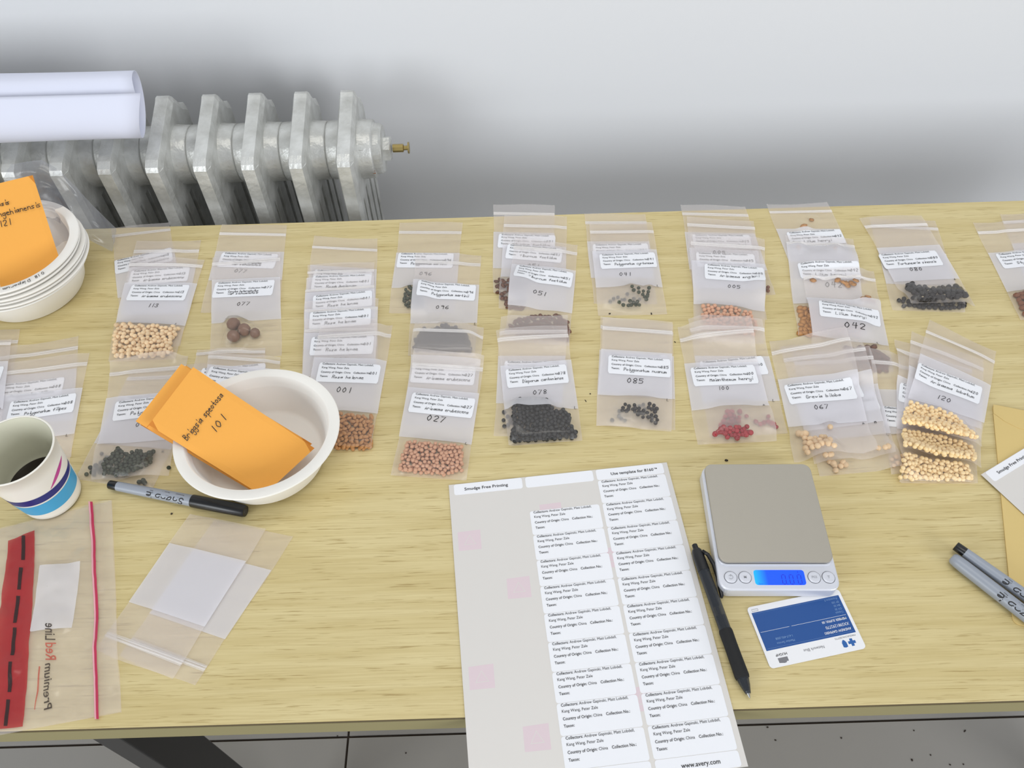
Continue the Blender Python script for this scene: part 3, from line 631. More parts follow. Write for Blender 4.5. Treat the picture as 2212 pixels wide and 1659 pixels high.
# -- 085
L('b4', (1300, 8), (2080, 88), (2112, 1243), (1245, 1190), 'rear zip bag numbered 085, almost covered by the front one', stick=((1370, 405), (2020, 425)), taxon='Polygonatum nuanum', cno='085', panel=(.33, .73), zipv=.10, group='bags numbered 085',
  seeds=[S('round', 2.2, 'olive', 'dull round seed under the front film of the two bags 085', 'seeds in the rear bag 085', at=[(1665, 985), (1715, 985), (1758, 970), (1500, 1042), (1495, 1095), (1520, 1125), (1560, 1142), (1420, 1140), (1775, 1020), (1770, 1045)])])
L('b4', (1325, 25), (2072, 74), (2068, 1266), (1238, 1207), 'front zip bag numbered 085 with scattered dark brown seeds', stick=((1380, 435), (2052, 480)), taxon='Polygonatum nuanum', num='085', numat=(1672, 713), numh=6.2, corner='L', cornat=(2020, 925), panel=((.315, .315), (.735, .73)), zipv=.105, group='bags numbered 085',
  seeds=[S('round', 2.25, 'coal', 'dark brown seed in the front bag numbered 085', 'seeds in the front bag 085', at=[(1557, 1002), (1532, 1042), (1527, 1070), (1597, 1025), (1590, 1058), (1570, 1078), (1656, 1010), (1665, 1048), (1637, 1055), (1660, 1080), (1706, 1048), (1702, 1080), (1695, 1108), (1728, 1095), (1753, 1070), (1755, 1100), (1750, 1132), (1795, 1092), (1820, 998), (1810, 1040), (1868, 1008), (1858, 1045), (1900, 1038), (1843, 1054), (1880, 1076), (1843, 1110), (1890, 1120), (1808, 1132), (1850, 1135), (1847, 1162), (1907, 1150), (1888, 1182)])])
# -- 005 and 100
L('c7', (142, 90), (782, 108), (1090, 992), (265, 985), 'hindmost bag of the 005 stack behind the scale, flap past the table edge', stick=((255, 385), (878, 392)), taxon='Arisaema engleri', cno='005', panel=(.33, .745), zipv=.11, group='bags numbered 005',
  seeds=[S('round', 2.4, 'brown', 'brown seed at the right of the hindmost bag numbered 005', 'seeds in the rear bag 005', at=[(1010, 920), (1012, 955), (1000, 938)])])
L('c7', (195, 225), (870, 262), (1000, 1240), (292, 1228), 'middle zip bag numbered 005 under the front one', stick=((290, 572), (872, 592)), taxon='Arisaema engleri', num='005', numat=(525, 572), panel=(.33, .73), zipv=.08, group='bags numbered 005')
L('c7', (235, 395), (975, 445), (975, 1480), (285, 1445), 'front zip bag numbered 005 with orange brown round seeds', stick=((375, 695), (965, 737)), taxon='Arisaema engleri', num='005', numat=(670, 922), numh=5.2, panel=((.28, .27), (.69, .72)), zipv=.10, group='bags numbered 005',
  seeds=[S('round', 2.6, 'pinkish', 'round orange brown seed in the front bag numbered 005', 'seeds in the front bag 005', [(365, 1108), (700, 1135), (830, 1180), (900, 1300), (870, 1400), (360, 1330), (350, 1180)], 95, gap=1.6)])
L('b5', (195, 40), (868, 62), (1118, 1082), (395, 1120), 'rear zip bag numbered 100 sticking out at the right of the front one', stick=((300, 420), (882, 366)), cno='100', corner='L', cornat=(985, 780), panel=(.33, .73), zipv=.10, group='bags numbered 100',
  seeds=[S('round', 2.7, 'red', 'dull red berry seed in the rear bag numbered 100', 'seeds in the rear bag 100', at=[(935, 932), (820, 978), (860, 1002), (895, 990), (935, 980), (965, 997), (1008, 1027), (988, 1000), (735, 928), (560, 890), (600, 890), (672, 888), (540, 935), (580, 925), (620, 930), (668, 938), (600, 960), (640, 965), (575, 985), (525, 980), (500, 1012), (545, 1018), (590, 1010), (610, 990), (660, 980)])])
RED = [(440, 1113), (470, 1100), (490, 1080), (512, 1063), (500, 1100), (540, 1083), (530, 1110), (573, 1072), (570, 1100), (600, 1085), (627, 1062), (635, 1090), (655, 1063), (680, 1085), (700, 1075), (728, 1054), (715, 1100), (745, 1095), (765, 1098), (555, 1135), (590, 1118), (620, 1120), (655, 1118), (690, 1112), (725, 1115), (645, 1140)]
L('b5', (105, 100), (752, 58), (1015, 1157), (285, 1187), 'front zip bag numbered 100 with a row of bright red seeds at its bottom', stick=((217, 482), (802, 456)), taxon='Maianthemum henryi', num='100', numat=(528, 670), numh=4.6, corner='A', cornat=(890, 838), panel=((.34, .37), (.735, .74)), zipv=.125, group='bags numbered 100',
  seeds=[S('round', 2.9, 'red', 'bright red round seed in the front bag numbered 100', 'seeds in the front bag 100', at=RED)])
# -- 042
G4 = 'bags numbered 042'
L('c7', (995, 90), (1605, 72), (1990, 880), (1290, 840), 'hindmost zip bag numbered 042, its top over the back edge of the table', stick=((1193, 365), (1732, 333)), taxon='Lilium henryi', cno='042', panel=(.345, .78), zipv=.11, group=G4,
  seeds=[S('flake', 4.2, 'flake', 'thin tan flake seed in the hindmost bag numbered 042', 'flakes in the rear bag 042', at=[(1448, 240), (1370, 302), (1480, 640), (1560, 640), (1640, 635), (1720, 630), (1800, 640), (1860, 665), (1600, 655), (1770, 650)])])
L('c7', (1180, 400), (1858, 432), (2015, 1400), (1302, 1402), 'middle zip bag numbered 042 with flakes at its lower left corner', stick=((1300, 683), (1905, 690)), taxon='Lilium henryi', num='042', numat=(1665, 892), numh=7, panel=((.09, .10), (.70, .70)), zipv=.09, group=G4,
  seeds=[S('flake', 4.2, 'flake', 'thin tan flake seed in the middle bag numbered 042', 'flakes in the middle bag 042', [(1330, 1120), (1460, 1100), (1800, 1180), (1950, 1300), (1900, 1390), (1318, 1388)], 90, gap=1.0),
         S('flake', 4., 'flake', 'single tan flake near the top of the middle bag numbered 042', 'flakes high in the middle bag 042', at=[(1312, 525), (1678, 542)])])
L('c7', (1345, 760), (2062, 755), (2268, 1760), (1490, 1735), 'front zip bag numbered 042 with a large 042 below its sticker', stick=((1502, 1075), (2118, 1142)), taxon='Lilium henryi', num='042', numat=(1862, 1330), numh=8.2, corner='L', cornat=(2105, 1475), panel=((.30, .325), (.70, .76)), zipv=.095, group=G4,
  seeds=[S('flake', 4., 'flake', 'tan flake seed high in the front bag numbered 042', 'upper flakes in the front bag 042', at=[(1455, 860), (1700, 860), (1760, 880), (1790, 895), (1830, 885), (1880, 862), (1860, 900), (1800, 915), (1960, 1035), (2008, 1010), (2060, 1055), (2030, 1050), (1980, 1045)]),
         S('flake', 4.4, 'brown', 'brown flake seed in the bottom of the front bag numbered 042', 'lower flakes in the front bag 042', [(1800, 1530), (2090, 1500), (2220, 1660), (2200, 1735), (1900, 1735)], 80, gap=1.0)])
# -- 067 and the bag beside it
G6 = 'bags numbered 067'
L('b6', (145, 340), (860, 405), (1010, 1400), (380, 1500), 'zip bag mostly hidden between the stack numbered 067 and the stack numbered 120', stick=((280, 848), (860, 900)), panel=((.33, .33), (.70, .70)), zipv=.12,
  seeds=[S('round', 2.4, 'beige', 'beige seed in the bag between the stacks numbered 067 and 120', 'beige seeds between the stacks', [(350, 1330), (480, 1300), (500, 1430), (400, 1440)], 9, gap=2)])
L('b5', (1150, 330), (1850, 325), (2150, 1410), (1415, 1478), 'rearmost zip bag of three numbered 067, with the letter L at its corner', stick=((1285, 740), (1893, 686)), cno='067', corner='L', cornat=(2030, 1100), panel=((.345, .31), (.74, .725)), zipv=.10, group=G6,
  seeds=[S('round', 3.1, 'beige', 'beige seed in the rearmost bag numbered 067', 'beige seeds in the rear bag 067', at=[(1545, 1385), (1600, 1390), (1555, 1428), (1530, 1365), (1620, 1358), (1642, 1378), (1500, 1350)])])
L('b5', (1040, 290), (1770, 236), (2078, 1300), (1355, 1380), 'middle zip bag of three numbered 067, with the letter M at its corner', stick=((1140, 640), (1750, 578)), cno='067', corner='M', cornat=(1915, 990), panel=((.345, .31), (.74, .725)), zipv=.12, group=G6,
  seeds=[S('round', 2.8, 'beige', 'beige seed in the middle bag numbered 067', 'beige seeds in the middle bag 067', at=[(1440, 1325), (1480, 1325), (1930, 1252), (1985, 1256), (2010, 1250), (1495, 1320)])])
L('b5', (945, 240), (1637, 150), (1905, 1288), (1182, 1350), 'front zip bag of three numbered 067, with the letter A at its corner', stick=((1075, 645), (1692, 600)), taxon='Grewia biloba', num='067', numat=(1420, 850), corner='A', cornat=(1803, 1008), panel=((.345, .375), (.74, .76)), zipv=.105, group=G6,
  seeds=[S('round', 3.3, 'beige', 'beige round seed in the front bag numbered 067', 'beige seeds in the front bag 067', at=[(1265, 1145), (1268, 1192), (1302, 1215), (1350, 1210), (1390, 1183), (1395, 1240), (1357, 1265), (1282, 1285), (1268, 1248), (1453, 1250), (1355, 1155), (1310, 1165), (1482, 1180), (1500, 1275), (1442, 1143), (1415, 1140), (1318, 1257), (1210, 1100), (1240, 1107), (1268, 1108), (1495, 1045), (1345, 1185), (1440, 1205)])])
# -- 080 and styrax
L('c8', (232, 168), (1075, 215), (1455, 1380), (530, 1352), 'rear zip bag numbered 080 peeping out left and right of the front one', panel=(.38, .735), zipv=.09, group='bags numbered 080',
  seeds=[S('lump', 3., 'coal', 'black seed in the rear bag numbered 080', 'black seeds in the rear bag 080', [(600, 1230), (700, 1200), (1440, 1250), (1460, 1300), (1300, 1340), (640, 1315)], 34, gap=1.5)])
L('c8', (100, 165), (885, 138), (1592, 1302), (715, 1328), 'front zip bag numbered 080 with black seeds that have pale spots', stick=((335, 645), (1150, 588)), taxon='Fortunearia sinensis', num='080', numat=(820, 832), corner='A', cornat=(1320, 965), panel=((.37, .355), (.74, .725)), zipv=.115, group='bags numbered 080',
  seeds=[S('lump', 3.6, 'coal', 'black seed in the front bag numbered 080', 'black seeds in the front bag 080', [(690, 1075), (760, 1035), (830, 1075), (1000, 1080), (1330, 1065), (1400, 1130), (1455, 1220), (1440, 1262), (760, 1300), (735, 1180)], 78, gap=1.35),
         S('grain', 1.9, 'white', 'pale seed spot in the front bag numbered 080', 'pale spots in bag 080', at=[(970, 1165), (985, 1248), (875, 1250), (1160, 1230), (1218, 1128), (1350, 1180), (1275, 1200), (840, 1095), (890, 1120), (1320, 1235)], name='pale_seed')])
L('c8', (1905, 122), (2640, 85), (3000, 1200), (2330, 1240), 'rear zip bag at the right picture edge, behind the one with brown seeds', panel=(.36, .75), zipv=.10, group='bags at the right edge')
L('c8', (1555, 232), (2330, 200), (2960, 1400), (2170, 1480), 'front zip bag with dark brown seeds cut by the right picture edge', stick=((1842, 625), (2610, 585)), taxon='Styrax', panel=((.335, .33), (.735, .73)), zipv=.11, group='bags at the right edge',
  seeds=[S('lump', 3.6, 'brown', 'dark brown seed in the bag cut by the right picture edge', 'dark brown seeds at the right edge', [(2090, 1150), (2400, 1120), (2600, 1200), (2600, 1440), (2230, 1450)], 60, gap=1.3)])
# -- 120
G12 = 'bags numbered 120'; PL = dict(gap=1.62)
L('b6', (412, 218), (1130, 420), (1198, 1585), (436, 1578), 'lowest of the three zip bags numbered 120, its seeds nearest the front', stick=((455, 638), (1090, 800)), cno='120', corner='A', cornat=(1128, 1140), panel=((.30, .33), (.66, .68)), zipv=.095, group=G12,
  seeds=[S('round', 2.3, 'pale', 'pale yellow seed in the lowest bag numbered 120', 'pale seeds in the lowest bag 120', [(480, 1345), (780, 1390), (1085, 1425), (1140, 1550), (445, 1552), (450, 1440)], 100, under=110, ul='deeper pale seeds in the lowest bag numbered 120')])
L('b6', (560, 150), (1250, 420), (1212, 1452), (440, 1318), 'middle zip bag of the three numbered 120', panel=((.33, .33), (.66, .66)), zipv=.095, group=G12,
  seeds=[S('round', 2.3, 'pale', 'pale yellow seed in the middle bag numbered 120', 'pale seeds in the middle bag 120', [(475, 1100), (800, 1165), (1120, 1250), (1135, 1415), (780, 1370), (450, 1308)], 100, under=90, ul='deeper pale seeds in the middle bag numbered 120')])
L('b6', (730, 40), (1372, 338), (1195, 1282), (440, 1080), 'topmost zip bag of the three numbered 120, tilted to the right', stick=((614, 475), (1232, 690)), taxon='Arisaema lobatum', num='120', numat=(865, 805), panel=((.355, .37), (.76, .75)), zipv=.115, group=G12,
  seeds=[S('round', 2.3, 'pale', 'pale yellow seed in the topmost bag numbered 120', 'pale seeds in the topmost bag 120', [(535, 855), (830, 930), (975, 1000), (1060, 1090), (1130, 1235), (800, 1165), (450, 1075), (480, 960)], 100, under=120, ul='deeper pale seeds in the topmost bag numbered 120')])
# -- left side: 008, 009
L('b1', (-420, 70), (162, 38), (40, 950), (-520, 1000), 'rear of the two zip bags cut by the left picture edge', panel=None, zipv=.12, group='bags numbered 009')
L('b1', (-90, 215), (668, 96), (600, 1130), (-190, 1210), 'rear zip bag numbered 008 behind the paper cup', stick=((-30, 520), (592, 436)), taxon='Polygonatum filipes', cno='008', panel=((.27, .29), (.68, .72)), zipv=.10, group='bags numbered 008')
L('b1', (15, 340), (757, 240), (575, 1270), (-170, 1380), 'front zip bag numbered 008 partly hidden by the paper cup', stick=((95, 668), (652, 585)), taxon='Polygonatum filipes', cno='008', corner='L', cornat=(567, 950), panel=((.30, .315), (.70, .70)), zipv=.095, group='bags numbered 008')
L('b1', (-480, 130), (105, 130), (10, 1000), (-600, 1030), 'front of the two zip bags cut by the left picture edge, letter R', stick=((-520, 430), (78, 368)), cno='009', corner='R', cornat=(5, 735), panel=((.25, .25), (.72, .72)), zipv=.05, group='bags numbered 009')
# -- green seeds
L('b1', (1130, 370), (1800, 330), (1290, 1420), (640, 1315), 'rear zip bag of green seeds, turned and lying under the other one', stick=((1062, 615), (1650, 560)), panel=((.27, .27), (.70, .70)), zipv=.10, corner='A', cornat=(1382, 1080), group='bags of green seeds',
  seeds=[S('round', 2.4, 'olive', 'dark green round seed in the rear bag at the marker', 'green seeds in the rear bag', at=[(735, 1278), (770, 1222), (780, 1262), (800, 1250), (815, 1205), (800, 1280), (860, 1180), (885, 1168), (912, 1140), (865, 1102), (840, 1230), (850, 1260), (880, 1210), (910, 1190), (1438, 1222), (1185, 1345), (1220, 1332), (1232, 1352)])])
L('b1', (950, 320), (1600, 268), (1440, 1290), (790, 1345), 'front zip bag of dark green seeds, its sticker cut off by the orange envelope', stick=((986, 662), (1600, 585)), taxon='Polygonatum', num='0', numat=(1172, 855), panel=((.325, .32), (.725, .72)), zipv=.105, group='bags of green seeds',
  seeds=[S('round', 2.35, 'olive', 'dark green round seed in the front bag left of the bowl', 'green seeds in the front bag', [(925, 1195), (1000, 1130), (1020, 1085), (1110, 1110), (1170, 1085), (1240, 1110), (1310, 1090), (1300, 1190), (1200, 1250), (1050, 1300), (890, 1305)], 130, under=60, ul='deeper dark green seeds left of the bowl', gap=1.5)])
# -- under the bowl
L('b2', (930, 20), (1500, 10), (1480, 700), (850, 760), 'rear zip bag mostly hidden behind the white bowl', stick=((975, 172), (1500, 120)), panel=(.25, .7), zipv=.04, group='bags behind the bowl')
L('b2', (1040, 55), (1622, 85), (1550, 820), (950, 780), 'front zip bag mostly hidden behind the white bowl, sticker above its rim', stick=((1050, 162), (1560, 215)), panel=(.14, .6), zipv=.05, group='bags behind the bowl')
# -- empty bags
L('e', (800, 1592), (212, 1350), (965, 262), (1600, 398), 'lower of the two empty zip bags with white panels', panel=((.29, .29), (.755, .76)), zipv=.10, group='empty zip bags')
L('e', (628, 1545), (22, 1295), (770, 215), (1385, 340), 'upper of the two empty zip bags, nearer the large red striped bag', panel=((.325, .325), (.765, .765)), zipv=.095, group='empty zip bags')

# ================================================================ SHEETS, CARD
def frame_map(o, ex, ey, z):                       # local x right, y down
    o, ex, ey = np.array(o), np.array(ex), np.array(ey)
    return lambda V2, dz=0.: [(o[0]+ex[0]*x+ey[0]*-y, o[1]+ex[1]*x+ey[1]*-y, z+dz) for x, y in V2]
def part_prism(name, poly, fm, z0, z1, m, parent):
    n = len(poly); V = fm(poly, z0)+fm(poly, z1)
    return mesh(name, V, [tuple(range(n-1, -1, -1)), tuple(range(n, 2*n))]+[(i, (i+1) % n, n+(i+1) % n, n+i) for i in range(n)], m, parent)
def label_sheet(o, th, z, label, rows, full):
    c, s = math.cos(th), math.sin(th); fm = frame_map(o, (c, s), (s, -c), z)
    root = thing('label_sheet', (o[0], o[1], z), label, 'label sheet')
    part_prism('backing_sheet', [(0, 0), (215.9, 0), (215.9, -279.4), (0, -279.4)][::-1], fm, 0, .2, MW['backing'], root)
    lab = hdr = txt = None; A = Matrix.Rotation(th, 4, 'Z')
    def lab_at(x, y, w_, h_, me, nm='label'):
        p = fm([(x, y)])[0]
        if me is None:
            gg = G().prism(rrect(0, -h_, w_, 0, 2.2, 3)[::-1], 0, .15); me = bpy.data.meshes.new(nm); me.from_pydata([(a/1000, b/1000, d/1000) for a, b, d in np.concatenate(gg.V)], [], gg.F); me.materials.append(MW['sticker'])
        ob = place(nm, me, root, (p[0]/1000-root.location.x, p[1]/1000-root.location.y, .00022), (0, 0, th)); return ob, me
    tme = bpy.data.meshes.new('printed_text'); tme.from_pydata([(x/1000, y/1000, .00035) for x, y in LABEL_TXT[0]], [], LABEL_TXT[1]); tme.materials.append(MW['ink'])
    for ci in range(3):
        x = 4.76+69.85*ci
        hd, hdr = lab_at(x, -.3, LBL_W, 11.9, hdr, 'header_label')
        t = {0: [('Smudge Free Printing', True)], 2: [('Use template for 8160', True)]}.get(ci) if full else {0: [('Smudge Free Printing', True)]}.get(ci)
        if t:
            sz = 4.4; wd = text_width(t, sz); sx = 42.5/wd; Lr = run(t, 10 if ci == 0 else 14, -7.8, sz, sx)
            if ci == 2: Lr += run([('TM', True)], 14+43.2, -6.2, 2.2, 1)
            V2, F2 = merge(Lr); mt = bpy.data.meshes.new('printed_text'); mt.from_pydata([(a/1000, b/1000, .00035) for a, b in V2], [], F2); mt.materials.append(MW['ink']); place('printed_text', mt, hd)
        for r in rows[ci]:
            lb, lab = lab_at(x, -12.7-25.4*r-.15, LBL_W, 25.1, lab); place('printed_text', tme, lb)
        if full:
            ft, hdr = lab_at(x, -266.9, LBL_W, 11.9, hdr, 'footer_label')
            if ci: 
                V2, F2 = merge(run([('www.avery.com' if ci == 2 else '(5160)', True)], 20 if ci == 2 else 42, -8, 5, .95)); mt = bpy.data.meshes.new('printed_text'); mt.from_pydata([(a/1000, b/1000, .00035) for a, b in V2], [], F2); mt.materials.append(MW['ink']); place('printed_text', mt, ft)
    return root, fm
P0 = np.array([-64.6, 401.6]); TH = .0852
sheet, fm = label_sheet(P0, TH, .6, 'white sheet of printed labels, half peeled off, reaching over the front table edge', ([], range(1, 10), range(0, 10)), True)
tri = lambda x, y, r: [(x+r*math.sin(a), y+r*math.cos(a)) for a in (0, 2.094, 4.189)]
ihat = lambda px, py: (lambda p: ((p[0]-P0[0])*math.cos(TH)+(p[1]-P0[1])*math.sin(TH), -(p[0]-P0[0])*math.sin(TH)+(p[1]-P0[1])*math.cos(TH)))(U(px, py))
for i, (a, b) in enumerate(((1015, 1168), (1121, 1270), (1191, 1108), (1041, 1463), (1160, 1594), (1320, 1205), (1387, 1510))):
    x, y = ihat(a, b); st = part_prism('pink_stamp', [(x-10.5+random.uniform(-.5, .5), y+9.5), (x+10.5, y+10), (x+10.2, y-10), (x-10.8, y-9.6)][::-1], fm, .2, .215, MW['pink'], sheet)
    o1 = tri(x, y-1, 6.6); i1 = tri(x, y-1, 5.6); V2 = o1+i1+[(q[0]*.75+x*.25, (q[1]+1)*.75+(y-1)*.25-2.4) for q in i1]
    mesh('stamp_mark', fm(o1+i1, .225), [(0, 1, 4, 3), (1, 2, 5, 4), (2, 0, 3, 5)], MW['backing'], st)
# right-hand tan envelope, second label sheet
q0 = np.array([495., 478.]); ld = np.array([-72., -230.])/241; rd = np.array([.9545, -.2988])
ev = thing('large_envelope', (q0[0], q0[1], 0), 'tan kraft envelope under the second label sheet at the right picture edge', 'envelope')
P = lambda a, b: (q0+rd*a+ld*b)
efm = frame_map(q0, rd, ld, .3)
part_prism('envelope_body', rrect(0, -241, 160, 0, 5, 4)[::-1], efm, 0, 1.2, MW['kraft'], ev)
fl = [(0, -12), (10, -20), (22, -25), (60, -29), (110, -29), (140, -25), (152, -18), (160, -10)]
part_prism('flap', ([(.5, -.8)]+fl+[(159.5, -.8)]), efm, 1.25, 1.6, MW['kraft'], ev)
V = G(); V.tube(efm([(62, -138), (66, -146), (74, -154), (84, -160)], 1.3), .5, 5); V.tube(efm([(64, -137), (70, -143), (80, -148)], 1.3), .35, 5); V.out('scribble', MW['pen'], ev)
o2 = U(*C('r', 445, 525), 3)[:2]; e2 = U(*C('r', 740, 345), 3)[:2]-o2
sheet2, fm2 = label_sheet(o2, math.atan2(e2[1], e2[0]), 2.4, 'second sheet of labels lying askew on the tan envelope at the right picture edge', ([], [], []), False)
# insurance card
o = UC('p', (1897, 1108), .5)[:2]; ex = UC('p', (955, 1312), .5)[:2]-o; ex /= np.linalg.norm(ex); ey = np.array([-ex[1], ex[0]]) 
if np.dot(ey, UC('p', (1645, 538), .5)[:2]-o) < 0: ey = -ey
cfm = frame_map(o, ex, ey, .3)
cd = thing('plastic_card', (o[0]+ex[0]*43+ey[0]*27, o[1]+ex[1]*43+ey[1]*27, .3), 'white and blue plastic insurance card lying upside down below the scale', 'card')
part_prism('card_body', rrect(0, -54, 85.6, 0, 3.2, 5), cfm, 0, .76, MW['card'], cd)
part_prism('blue_panel', [(2.6, -14.6), (83.2, -14.6), (83.2, -48.5), (2.6, -48.5)], cfm, .76, .80, MW['blue'], cd)
def ctext(t, x, y, sz, m, bold=False, sx=.9, name='printed_text'):
    V2, F2 = merge(run([(t, bold)], x, y, sz, sx)); return mesh(name, cfm(V2, .86), F2, MW[m], cd)
ctext('MASSACHUSETTS', 4, -13.2, 2.1, 'greyprint', sx=1.15); ctext('Network Blue', 34, -9.6, 3.6, 'greyprint'); ctext('HUGHP', 67, -10.5, 3.0, 'ink', True, 1.0)
ctext('ANDREW GAPINSKI', 5, -19.6, 3.0, 'card', True); ctext('XXS981292770', 5, -24.3, 3.7, 'card'); ctext('MEMBER SUFFIX: 00', 5, -28.9, 2.9, 'card', True)
ctext('Member Service', 56, -19.8, 2.7, 'pale'); ctext('1-617-495-2008', 56, -23.8, 2.7, 'pale')
for k, t in enumerate(('Copays', 'OV 30', 'BH 30', 'EP 100', 'Preventive 0')): ctext(t, 5, -34.5-3.1*k, 2.6, 'pale')
for a, b, y, hh in ((4, 54, -30.6, .22), (56, 82, -30.6, .22), (4, 82, -16, .12), (4, 82, -47.4, .12)): part_prism('rule_line', [(a, y), (b, y), (b, y-hh), (a, y-hh)], cfm, .80, .85, MW['card' if hh > .2 else 'pale'], cd)
part_prism('cross_logo', [(8.5, -4), (11, -4), (11, -6), (13, -6), (13, -8.4), (11, -8.4), (11, -10.4), (8.5, -10.4), (8.5, -8.4), (6.5, -8.4), (6.5, -6), (8.5, -6)], cfm, .77, .83, MW['cardline'], cd)
part_prism('shield_logo', [(14.4, -4.4), (16.4, -3.8), (18.4, -4.4), (18.4, -8), (17.6, -9.6), (16.4, -10.6), (15.2, -9.6), (14.4, -8)], cfm, .77, .83, MW['cardline'], cd)
part_prism('college_logo', [(68, -7), (68, -3.4), (70, -3.4), (70, -2.6), (72, -2.2), (74, -2.6), (76.5, -3), (76.5, -7)], cfm, .77, .83, MW['greyprint'], cd)
V = G(); V.tube(cfm([(76.5, -51.2), (82, -51.4), (82, -47.6+-2.0), (76.5, -49.5), (76.5, -51.2)], .80), .14, 4); V.out('corner_icon', MW['greyprint'], cd)

# ================================================================ SCALE
so = UC('s', (395, 1530), 15)[:2]; sx_ = UC('s', (1755, 1530), 15)[:2]-so; SWD = np.linalg.norm(sx_); sx_ /= SWD; sy_ = np.array([sx_[1], -sx_[0]])  # sy_ points down the picture
sfm = frame_map(so, sx_, sy_, 0)                    # local y positive = away from the viewer
scl = thing('digital_scale', (so[0]+SWD/2*sx_[0]-62*sy_[0], so[1]+SWD/2*sx_[1]-62*sy_[1], 0), 'silver pocket scale with a steel pan and lit blue display', 'scale')
bevel(part_prism('scale_body', rrect(0, 0, SWD, 126, 9, 6), sfm, 1, 15, MW['abs'], scl), 1.6, 3)
bevel(part_prism('pan_rim', rrect(1.2, 22.6, SWD-1.2, 125.2, 8, 6), sfm, 14.5, 16.6, MW['abs'], scl), .8, 2)
part_prism('pan_gap', rrect(2.6, 24.2, SWD-2.6, 124.4, 7.5, 6), sfm, 16.5, 17.6, MW['plategap'], scl)
bevel(part_prism('weighing_pan', rrect(1.9, 23.9, SWD-2.2, 125., 7.5, 6), sfm, 17.6, 20.4, MW['plate'], scl), .7, 2)
inl = lambda a, b, z=15: (lambda p: (float(np.dot(p[:2]-so, sx_)), float(-np.dot(p[:2]-so, sy_))))(UC('s', (a, b), z))
x0, y0 = inl(790, 1472); x1, y1 = inl(1322, 1305)
part_prism('display_bezel', rrect(x0-1.6, y0-1.2, x1+1.6, y1+1.6, 3, 4), sfm, 15, 15.25, MW['abs'], scl)
lcd = part_prism('display', rrect(x0, y0, x1, y1, 2.4, 4), sfm, 15.2, 15.5, MW['lcd'], scl)
g = G()
for cx, _ in ((1105, 0), (1190, 0), (1280, 0)):
    ax, _y = inl(cx, 1412); ww, hh, b_ = 3.7, 10.2, y0+1.2
    X0, X1, Y0, Y1 = ax-ww/2, ax+ww/2, y0+.5, y0+.5+hh*.9; YM = (Y0+Y1)/2; t = .55
    for a in ([(X0+.6, Y1), (X1-.6, Y1), (X1-1, Y1-t), (X0+1, Y1-t)], [(X0+.6, Y0), (X1-.6, Y0), (X1-1, Y0+t), (X0+1, Y0+t)], [(X0, Y1-.5), (X0+t, Y1-.9), (X0+t, YM+.3), (X0, YM+.5)], [(X1, Y1-.5), (X1-t, Y1-.9), (X1-t, YM+.3), (X1, YM+.5)],
              [(X0, Y0+.5), (X0+t, Y0+.9), (X0+t, YM-.3), (X0, YM-.5)], [(X1, Y0+.5), (X1-t, Y0+.9), (X1-t, YM-.3), (X1, YM-.5)]):
        g.add(sfm(a, 15.58), [(0, 1, 2, 3)])
dx, _ = inl(1148, 1465); g.add(sfm([(dx-.3, y0+.4), (dx+.3, y0+.4), (dx+.3, y0+1), (dx-.3, y0+1)], 15.58), [(0, 1, 2, 3)])
for t, xx, yy, sz in (('Zero', x0+2.5, y0+.4, 1.9), ('g', x1-6, y1-2.2, 2.2)):
    V2, F2 = merge(run([(t, False)], xx, yy, sz)); g.add(sfm(V2, 15.58), F2)
g.out('display_segments', MW['lcdtext'], lcd)
for (cx, cy), t in zip(((510, 1385), (670, 1385), (1445, 1385), (1605, 1385)), ('', 'M', 'PCS', 'T')):
    bx, by = inl(cx, cy); P3 = sfm([(bx, by)])[0]
    G().lathe([(5.75, 0), (5.75, .1), (5.3, .1), (5.3, .0)], (P3[0], P3[1], 15), (0, 0, 1), 28, close=False).out('button_gap', MW['plategap'], scl)
    b = G().lathe([(5.35, -.5), (5.35, .5), (5.0, .85), (4.4, .95), (3.2, .9), (0.01, .85)], (P3[0], P3[1], 15), (0, 0, 1), 28, close=False).out('button', MW['abs'], scl, smooth=True)
    if t: V2, F2 = merge(run([(t, True)], 0, 0, 3.4 if len(t) == 1 else 2.8)); V2 = V2-(V2.max(0)+V2.min(0))/2+[bx, by]
    else:
        V2, F2 = [], []
        for k in range(13):
            a = math.radians(60-300*k/12)
            V2 += [(bx+1.6*math.cos(a-math.pi/2+math.pi-0*a+math.radians(30)*0), by+1.6*math.sin(a-math.pi/2+math.pi)), (bx+2.0*math.cos(a-math.pi/2+math.pi), by+2.0*math.sin(a-math.pi/2+math.pi))]
        F2 = [(2*k, 2*k+1, 2*k+3, 2*k+2) for k in range(12)]; n = len(V2); V2 += [(bx-.2, by+.3), (bx+.2, by+.3), (bx+.2, by+2.4), (bx-.2, by+2.4)]; F2.append((n, n+1, n+2, n+3))
    mesh('button_mark', sfm(V2, 16.12), F2, MW['buttonmark'], b)
for a, b in ((10, 10), (95, 10), (10, 115), (95, 115)): P3 = sfm([(a, b)])[0]; G().lathe([(5, 0), (5, 1.2)], (P3[0], P3[1], 0), (0, 0, 1), 14).out('foot', MW['cap'], scl)

